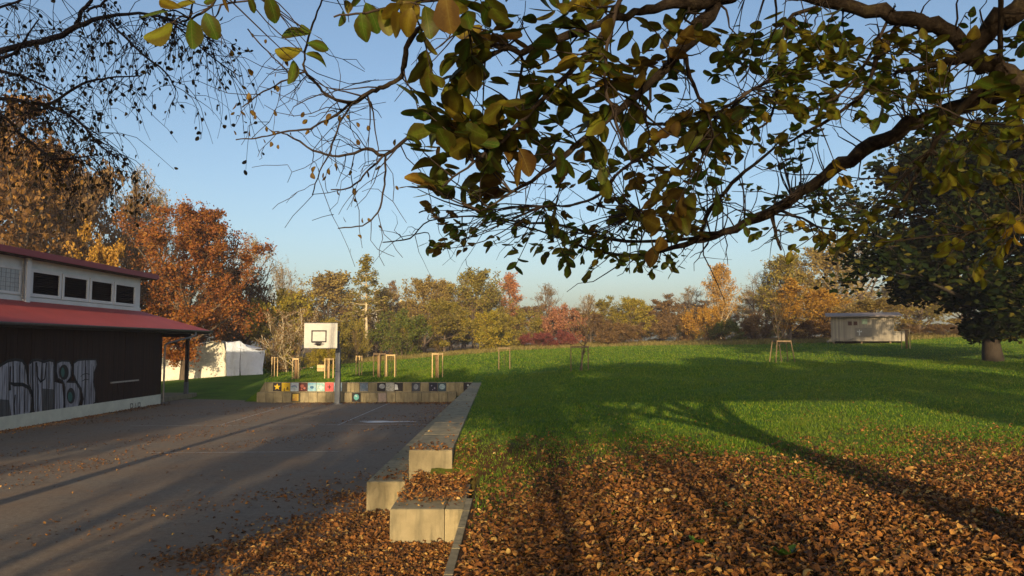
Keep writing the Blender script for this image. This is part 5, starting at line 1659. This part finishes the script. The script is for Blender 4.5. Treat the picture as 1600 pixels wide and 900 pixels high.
# ================================================================== birch overhead on the other side
bir = empty("birch_tree", (0, 0, 0))
tag(bir, "birch with thin hanging twigs and tiny leaves in the upper corner", "tree")
BB = []
def bbough(rows):
    s = spline(np.array(rows, float), 4)
    pts = np.array([P(a[0], a[1], a[2]) for a in s])
    rad = np.maximum(s[:, 3] * .5 / FPX * s[:, 2], .002)
    pts = pts + rw.normal(0, 1, pts.shape) * (rad * .3)[:, None]
    V, F = tube_np(pts, rad, 7)
    link("bough", mesh_np("bough", V, F, [M_BTWIG], smooth=True), bir)
    BB.append((pts, rad))
B0 = [
 [(-420, 260, 8.6, 22), (-200, 130, 8.2, 16), (0, 79, 7.6, 10), (84, 60, 7.4, 9.5), (124, 40, 7.3, 8.5), (168, 26, 7.2, 6), (233, 22, 7.1, 4), (290, 40, 7.0, 3), (340, 70, 6.9, 2)],
 [(118, 42, 7.3, 7), (126, 22, 7.3, 6.5), (137, 6, 7.3, 6), (150, -12, 7.3, 5)], [(135, 18, 7.3, 4), (160, 5, 7.2, 4), (178, -8, 7.2, 3)],
 [(-420, 250, 8.6, 16), (-200, 150, 8.0, 10), (0, 152, 7.5, 6.5), (40, 160, 7.4, 6), (72, 166, 7.4, 5.5), (103, 177, 7.3, 4.5), (134, 199, 7.2, 4), (150, 222, 7.2, 3), (185, 248, 7.2, 2)],
 [(72, 165, 7.4, 4.5), (105, 146, 7.3, 4.5), (137, 128, 7.3, 4), (170, 122, 7.2, 3), (220, 118, 7.1, 2)],
 [(-300, 60, 8.4, 12), (-100, 140, 7.8, 7), (0, 178, 7.5, 5), (34, 212, 7.5, 4.5), (60, 232, 7.5, 4.5), (82, 247, 7.4, 5), (115, 247, 7.4, 3), (150, 242, 7.3, 2)],
 [(82, 248, 7.4, 3.5), (92, 264, 7.4, 3), (96, 282, 7.4, 2)],
 [(170, 32, 7.2, 4), (195, 58, 7.1, 3.5), (222, 84, 7.0, 3.5), (258, 112, 6.9, 2.5), (275, 140, 6.9, 2)],
 [(0, 112, 7.6, 5), (30, 118, 7.5, 5), (60, 130, 7.4, 3), (100, 150, 7.4, 2)], [(-60, 30, 7.6, 5), (10, 8, 7.4, 4), (60, -10, 7.3, 3)],
 [(230, 24, 7.1, 3), (262, 30, 7.0, 3), (300, 62, 6.9, 2.5), (335, 92, 6.9, 2), (372, 118, 6.9, 1.6)],
 [(-30, 100, 7.6, 6), (20, 84, 7.5, 5), (44, 54, 7.4, 3), (60, 30, 7.4, 2)],
]
for r_ in B0: bbough(r_)
BL, BTW = [], []
for pts, rad in BB:
    L = np.linalg.norm(np.diff(pts, axis=0), axis=1).sum()
    for k in range(int(L * 20)):
        j = rw.integers(1, len(pts) - 1)
        if pts[j][0] < -7: continue
        d = unit(rw.normal(0, 1, 3) * np.array([1, .8, .5]) + np.array([.5, 0, -.1]))
        ln = rw.uniform(.25, .95)
        p_ = [pts[j]]
        for s in range(6):
            d = unit(d + rw.normal(0, .22, 3) + np.array([0, 0, -.30]))
            p_.append(p_[-1] + d * ln / 6)
        p_ = np.array(p_)
        BTW.append((p_, np.linspace(.0042, .0018, 7)))
        for q in range(rw.integers(0, 5)):
            f = rw.integers(1, 7)
            BL.append(p_[f] + rw.normal(0, .025, 3))
        if rw.random() < .6:
            f = rw.integers(2, 5)
            d2 = unit(rw.normal(0, 1, 3) + np.array([0, 0, -.6])); p2 = [p_[f]]
            for s in range(4):
                d2 = unit(d2 + np.array([0, 0, -.35])); p2.append(p2[-1] + d2 * ln * .14)
            p2 = np.array(p2)
            BTW.append((p2, np.linspace(.003, .0016, 5)))
            for q in range(3): BL.append(p2[rw.integers(1, 5)] + rw.normal(0, .02, 3))
V, F = tubes_mesh("bt", BTW, None, 3)
o = link("hanging_twigs", mesh_np("hanging_twigs", V, F, [M_BTWIG]), bir); o["kind"] = "stuff"
BL = np.array(BL)
n = len(BL)
a_, b_ = ortho(rw.normal(0, .6, (n, 3)) + np.array([0, 0, -1.0]), rw.normal(0, 1, (n, 3)))
V, F = place_leaves(LEAF_SHAPES, BL, a_, b_, rw.uniform(.028, .055, n), rw.integers(0, 5, n))
L_BIRCH = leaf_mat("birch_leaf", [(0.0, (0.02, 0.018, 0.012)), (0.8, (0.045, 0.035, 0.014)), (1.0, (0.17, 0.10, 0.02))], .2)
o = link("foliage", mesh_np("birch_foliage", V, F, [L_BIRCH], smooth=True), bir); o["kind"] = "stuff"
bt = spline([(-9.5, 7.0, -.2), (-9.4, 7.0, 2.2), (-9.2, 6.9, 5.0), (-9.0, 7.1, 8.5), (-8.8, 7.3, 11.5)], 4)
V, F = tube_np(bt, np.linspace(.2, .03, len(bt)), 10)
link("trunk", mesh_np("birch_trunk", V, F, [M_PALEBARK], smooth=True), bir)

# ================================================================== trees behind the viewpoint (their shade reaches into view)
behind = "trees standing behind the viewpoint"
BEHIND = [(-17.4, -9, 11, 7.6, 3), (-15.2, -17, 12.5, 6.0, 2), (-7.0, -13, 10.5, 4.4, 3), (-5.6, -20, 14.6, 7.6, 5), (-3.8, -12, 10, 3.8, 3), (-22, -20, 13, 8, 0),
          (16.8, -12, 12.5, 9.0, 0), (23.0, -16, 14.0, 9.5, 1), (29.5, -12, 13.5, 9.0, 0), (36.5, -16, 13.5, 9.0, 1), (.2, -9, 9.0, 2.6, 3), (-14.6, -22, 15.5, 5.6, 5), (1.9, -13, 10, 2.4, 3), (12.8, -10, 13.5, 8.0, 5)]
BLAB = ["nearly bare tree out of view whose twigs shade the clubhouse wall foot", "half bare tree out of view shading the strip beside the clubhouse", "nearly bare tree out of view streaking the middle of the court", "high crowned tree out of view shading the painted wall and hoop", "nearly bare tree out of view streaking the leaf covered court edge", "dense tree out of view shading the clubhouse roof",
        "dense tree out of view shading the lawn right of the trunk shadow", "tall dense tree out of view shading the lawn below the dark maple", "dense tree out of view shading the dark maple trunk", "tall dense tree out of view shading the meadow beyond the picture edge", "slim bare tree out of view whose stem shadow crosses the litter by the edging", "high crowned tree out of view shading the lawn behind the clubhouse", "slim bare tree out of view casting the second thin litter shadow", "high crowned tree out of view casting the broad dark lawn band"]
BK = [K_DENSE[0], K_DENSE[1], K_HALF[0], K_BARE[0], K_CONE, K_HIGH]
for k, (x, y, h, w, q) in enumerate(BEHIND):
    BK[q].plant("lime_tree", (x, y, float(hz(x, max(y, 5))) * 0 + (.9 if x > -1 else 0)), h, w, L_OLIVE, M_BRTWIG,
                     BLAB[k], "tree", behind)

# ================================================================== fallen leaves
rl = np.random.default_rng(7)
DRY = {
    "rust": leaf_mat("fallen_leaf_rust", [(0.0, (0.11, 0.040, 0.011)), (0.3, (0.215, 0.082, 0.018)), (0.65, (0.32, 0.132, 0.030)), (0.92, (0.42, 0.21, 0.052)), (1.0, (0.50, 0.33, 0.10))], .15, .7, .35),
    "dark": leaf_mat("fallen_leaf_dark", [(0.0, (0.050, 0.022, 0.009)), (0.5, (0.115, 0.050, 0.015)), (1.0, (0.22, 0.098, 0.025))], .1, .75, .2),
    "pale": leaf_mat("fallen_leaf_pale", [(0.0, (0.36, 0.185, 0.045)), (0.5, (0.46, 0.27, 0.075)), (1.0, (0.52, 0.36, 0.13))], .15, .7, .35),
}
def patchy(x, y, s, seed):
    return .5 + .5 * np.sin(x * s + seed) * np.sin(y * s * 1.3 + seed * 2.1) * .6 + .4 * np.sin(x * s * 2.7 - y * s * 2.1 + seed)
def litter_points():
    P_ = []
    # meadow side, thinning out into the grass
    n = 92000
    y = 4.6 + (rl.random(n) ** 1.35) * 20
    x = -.55 + rl.random(n) * (y * .72 + .8)
    edge = 13.6 + 1.3 * np.sin(x * .9) + .9 * np.sin(x * 2.3 + 1) + .22 * x
    keep = rl.random(n) < np.clip(1.0 - sst(-5.0, 3.6, y - edge) ** .8 * .99, .014, 1) * np.where(y > 10.5, .55 + .45 * np.clip(patchy(x, y, 1.2, 3.0), 0, 1), 1)
    P_.append(np.stack([x, y], -1)[keep])
    # court side, dense by the step, thinning on the asphalt
    n = 60000
    y = 6.5 + (rl.random(n) ** 1.2) * 11
    x = -5.2 + rl.random(n) * 4.55
    pr = sst(-5.0, -2.3, x + .5 * np.sin(y * 1.3) + .3 * np.sin(y * 3.1)) ** 1.6 * (1 - .92 * sst(12.8, 16.0, y)) * (.45 + .55 * np.clip(patchy(x, y, 1.4, 6.0), 0, 1))
    keep = rl.random(n) < pr
    P_.append(np.stack([x, y], -1)[keep])
    # scattered on the court, in drifts
    n = 42000
    y = 8 + rl.random(n) * 30; x = -16.8 + rl.random(n) * 14.4
    d1 = patchy(x, y, .55, 1.0) * patchy(x, y, .21, 4.0) + .35 * np.clip(patchy(x, y, 1.3, 7.0) - .6, 0, 1)
    pr = .02 + .75 * np.clip(d1 - .32, 0, 1) + .5 * sst(-4.5, -2.6, x) * sst(20, 36, y) * .6
    pr = pr + .3 * (1 - sst(.0, .7, np.abs(x + 10.3 + .3 * np.sin(y * .6))))
    keep = rl.random(n) < pr * 1.0
    P_.append(np.stack([x, y], -1)[keep])
    # along the foot of the clubhouse wall and back wall
    n = 2500
    y = 20 + rl.random(n) * 17; x = -16.95 + np.abs(rl.normal(0, .35, n))
    P_.append(np.stack([x, y], -1))
    n = 2200
    x = -12 + rl.random(n) * 9.6; y = 38.2 - np.abs(rl.normal(0, .5, n))
    P_.append(np.stack([x, y], -1)[rl.random(n) < sst(-12, -3, x) + .15])
    return np.concatenate(P_)
xy = litter_points()
inw = (xy[:, 1] > 13.35) & (xy[:, 0] > -2.52) & (xy[:, 0] < -1.05) & (xy[:, 1] < 39)
inw |= (xy[:, 1] > 11.3) & (xy[:, 1] < 13.5) & (xy[:, 0] > -1.82) & (xy[:, 0] < -.69)
xy = xy[~inw]
z = hz(xy[:, 0], xy[:, 1])
depth_pile = np.where((z > .2) & (xy[:, 1] < 13), .07, np.where((xy[:, 0] > -2.7) & (xy[:, 1] < 14.0) & (z < .2), .035, .008))
z = z + rl.random(len(xy)) * depth_pile + .008
pl_ = np.stack([xy[:, 0], xy[:, 1], z], -1)
# on top of the step and on the seating wall
n = 1500
x = rl.uniform(-1.74, -.72, n); y = rl.uniform(11.42, 13.85, n)
zz = .49 + .10 * sst(11.5, 12.6, y) * rl.random(n) + .05 * rl.random(n) * sst(11.45, 11.8, y)
k = rl.random(n) < .12 + .9 * sst(11.6, 12.3, y)
pl_ = np.concatenate([pl_, np.stack([x, y, zz], -1)[k]])
n = 700
y = 13.95 + (rl.random(n) ** 2.2) * 22; x = lerp(xm(y), xr(y), rl.random(n))
k = rl.random(n) < .08 + .6 * (1 - sst(14.1, 15.6, y))
pl_ = np.concatenate([pl_, np.stack([x, y, np.full(n, .992)], -1)[k]])
n = 900
y = 13.6 + (rl.random(n) ** 1.8) * 24; x = lerp(xl(y), xm(y), .12 + .86 * rl.random(n) ** .6)
k = rl.random(n) < .06 + .4 * (1 - sst(13.8, 16, y))
pl_ = np.concatenate([pl_, np.stack([x, y, np.full(n, .523)], -1)[k]])
DRY_SHAPES = DRY_SHAPES + [leaf_irregular(_rr, _rr.uniform(-.35, .35), _rr.uniform(-.4, .8)) for _ in range(4)]

n = len(pl_)
an = rl.uniform(0, 2 * math.pi, n)
tilt = rl.normal(0, .26, n)
al_ = np.stack([np.cos(an) * np.cos(tilt), np.sin(an) * np.cos(tilt), np.sin(tilt)], -1)
up_ = np.array([0, 0, 1.0]) + rl.normal(0, .28, (n, 3))
al_, ac_ = ortho(al_, np.cross(up_, al_))
sz_ = rl.uniform(.030, .086, n) * np.where(rl.random(n) < .06, 1.35, 1.0) * np.where(pl_[:, 0] < -5, .8, 1.0)
pk = rl.integers(0, 9, n)
colr = rl.random(n)
kind_ = np.where(colr < .58, 0, np.where(colr < .965, 1, 2))
kind_ = np.where((pl_[:, 0] < -2.6) & (pl_[:, 0] < -4.2), np.where(colr < .35, 0, 1), kind_)
dist = np.linalg.norm(pl_ - np.array([0, 0, CAM_Z]), axis=1)
lit_u = 800 + FPX * pl_[:, 0] / np.maximum(pl_[:, 1], .1); lit_v = 538 + FPX * (CAM_Z - pl_[:, 2]) / np.maximum(pl_[:, 1], .1)
seen = (lit_u > 10) & (lit_u < 1590) & (lit_v < 892) & (lit_v > 600)
score = np.where(seen, sz_ / dist + (kind_ == 2) * .0015, 0)
single = np.argsort(-score)[:300]
# the biggest ones lie on top of the litter
fl_mesh = {}
names = ["rust", "dark", "pale"]
for i in single:
    key = (int(pk[i]), names[kind_[i]])
    if key not in fl_mesh:
        V, F = DRY_SHAPES[key[0]]
        fl_mesh[key] = mesh_np("fallen_leaf_" + key[1], V, F, [DRY[key[1]]], smooth=True)
    o = link("fallen_leaf", fl_mesh[key])
    nn = np.cross(al_[i], ac_[i])
    m = Matrix.Identity(4)
    for c, vec in enumerate((al_[i], ac_[i], nn)):
        for r_ in range(3): m[r_][c] = vec[r_] * sz_[i]
    for r_ in range(3): m[r_][3] = pl_[i][r_] + (.035 if r_ == 2 else 0)
    o.matrix_world = m
    tag(o, {"rust": "big rust brown dead leaf curled on top of the litter nearest the viewer", "dark": "big dark brown dead leaf curled on top of the litter nearest the viewer", "pale": "big pale straw coloured dead leaf lying on top of the litter"}[key[1]], "leaf", {"rust": "large rust brown fallen leaves", "dark": "large dark brown fallen leaves", "pale": "large pale fallen leaves"}[key[1]])
keep = np.setdiff1d(np.arange(n), single)
for c in range(3):
    m = keep[kind_[keep] == c]
    V, F = place_leaves(DRY_SHAPES, pl_[m], al_[m], ac_[m], sz_[m], pk[m])
    o = link("leaf_litter", mesh_np("leaf_litter_" + names[c], V, F, [DRY[names[c]]], smooth=True))
    tag(o, ("deep rust brown carpet of dead leaves over soil and court", "darker brown dead leaves mixed through the leaf carpet and court drifts", "scattered pale straw coloured dead leaves among the brown carpet")[c], "leaf litter", kind="stuff")

# ================================================================== grass
rgx = np.random.default_rng(19)
M_BLADE = leaf_mat("grass_blade", [(0.0, (0.026, 0.078, 0.004)), (0.45, (0.070, 0.160, 0.006)), (0.8, (0.165, 0.245, 0.010)), (1.0, (0.27, 0.27, 0.028))], .35, .55)
def blade_variation(m):
    t = m.node_tree
    ramp = [q for q in t.nodes if q.bl_idname == "ShaderNodeValToRGB"][0]
    geo = t.nodes.new("ShaderNodeNewGeometry"); no = t.nodes.new("ShaderNodeTexNoise"); no.inputs["Scale"].default_value = .4; no.inputs["Detail"].default_value = 5
    t.links.new(geo.outputs["Position"], no.inputs["Vector"])
    r2 = t.nodes.new("ShaderNodeValToRGB"); r2.color_ramp.elements[0].position = .45; r2.color_ramp.elements[1].position = .72; r2.color_ramp.elements[1].color = (.7, .7, .7, 1); r2.color_ramp.elements[0].color = (0, 0, 0, 1)
    t.links.new(no.outputs[0], r2.inputs[0])
    mx = t.nodes.new("ShaderNodeMixRGB"); mx.inputs[2].default_value = (.14, .18, .02, 1)
    outs = [l.to_socket for l in ramp.outputs[0].links]
    t.links.new(r2.outputs[0], mx.inputs[0]); t.links.new(ramp.outputs[0], mx.inputs[1])
    for o_ in outs: t.links.new(mx.outputs[0], o_)
blade_variation(M_BLADE)
n = 210000
y = 6.5 + 36.5 * rgx.random(n) ** 1.4
x = -1.7 + rgx.random(n) * (y * .70 + 2.3)
edge = 13.4 + 1.3 * np.sin(x * .9) + .9 * np.sin(x * 2.3 + 1) + .22 * x
pr = .09 + .91 * sst(-4.6, 1.4, y - edge)
pr = np.where((y < 14) & (patchy(x, y, 1.1, 2.0) > .88), np.maximum(pr, .5), pr)
k = (rgx.random(n) < pr) & (x > np.where(y < 13.6, -.55, wall_right(y) + .04))
x, y = x[k], y[k]
n3_ = 130000
y3 = 40 + 50 * rgx.random(n3_) ** 1.1; x3 = y3 * (-.32 + 1.02 * rgx.random(n3_))
x = np.concatenate([x, x3]); y = np.concatenate([y, y3])
n2 = 26000   # tufts beyond the painted wall
x2 = -13 + rgx.random(n2) * 11; y2 = 39.25 + rgx.random(n2) ** 1.5 * 12
x = np.concatenate([x, x2]); y = np.concatenate([y, y2])
n = len(x)
z = hz(x, y) - .005
h = rgx.uniform(.028, .065, n) * (1 + .5 * patchy(x, y, .8, 5.0)) * (.85 + y * .010)
w = rgx.uniform(.004, .008, n) * (.7 + y * .05)
an = rgx.uniform(0, 2 * math.pi, n)
dx, dy = np.cos(an) * w, np.sin(an) * w
lx, ly = rgx.normal(0, .5, n) * h, rgx.normal(0, .5, n) * h
V = np.stack([np.stack([x - dx, y - dy, z], -1), np.stack([x + dx, y + dy, z], -1), np.stack([x + lx, y + ly, z + h], -1)], 1).reshape(-1, 3)
F = np.arange(3 * n).reshape(-1, 3)
gr = link("grass", mesh_np("grass", V, F, [M_BLADE]))
tag(gr, "short green meadow grass beyond the leaf carpet", "grass", kind="stuff")
# dry grass along the foot of the wood
n = 42000
x = -40 + rgx.random(n) * 120; y = 78 + 14 * rgx.random(n) + 4 * np.sin(x * .15)
z = hz(x, y); h = rgx.uniform(.15, .42, n); an = rgx.uniform(0, 6.28, n); w = .035
V = np.stack([np.stack([x - np.cos(an) * w, y - np.sin(an) * w, z], -1), np.stack([x + np.cos(an) * w, y + np.sin(an) * w, z], -1), np.stack([x + rgx.normal(0, .2, n), y + rgx.normal(0, .2, n), z + h], -1)], 1).reshape(-1, 3)
M_DRYG = leaf_mat("dry_grass_blade", [(0.0, (0.13, 0.105, 0.03)), (0.6, (0.20, 0.16, 0.045)), (1.0, (0.27, 0.215, 0.07))], .25, .7)
k = (y > 80)
dg = link("dry_grass", mesh_np("dry_grass", V, np.arange(3 * n).reshape(-1, 3), [M_DRYG]))
tag(dg, "straw coloured tall grass along the foot of the far wood", "grass", kind="stuff")

# broad leaved weeds poking through the litter
M_WEED = leaf_mat("weed_leaf", [(0.0, (0.03, 0.08, 0.01)), (1.0, (0.07, 0.14, 0.015))], .3, .5)
for k, (u, v, s, lb) in enumerate(((1090, 858, 1.0, "small green weed in the litter below the middle of the meadow"), (1222, 876, 1.5, "broad leaved green weed at the bottom edge of the litter"), (1140, 800, .8, "tiny green weed tuft in the shaded litter"), (1570, 812, 1.1, "green weed in the litter beside the long trunk shadow"))):
    g = G(u, v)
    V, F = [], []
    m = 7
    aa = rl.uniform(0, 2 * math.pi, m)
    A = np.stack([np.cos(aa), np.sin(aa), rl.uniform(.2, .9, m)], -1)
    A, B = ortho(A, np.cross(np.array([0, 0, 1.0]), A))
    V, F = place_leaves(LEAF_SHAPES, np.tile(np.array([[0, 0, .05]]), (m, 1)), A, B, rl.uniform(.07, .13, m) * s, rl.integers(0, 5, m))
    o = link("weed", mesh_np("weed", V, F, [M_WEED], smooth=True), None, tuple(g))
    tag(o, lb, "weed", "weeds in the leaf litter")

# ================================================================== thin autumn haze
mb = MB().box(-260, 300, -60, 330, -2.0, 26.0)
hm = NT("autumn_haze")
pv = hm.n("ShaderNodeVolumePrincipled")
pv.inputs["Color"].default_value = (0.92, 0.88, 1.0, 1)
pv.inputs["Density"].default_value = 0.0005
pv.inputs["Anisotropy"].default_value = 0.0
hm.l(pv.outputs[0], hm.out.inputs["Volume"])
hz_o = mb.build("haze", hm.m)
tag(hz_o, "thin pale autumn haze over the meadow", "haze", kind="stuff")
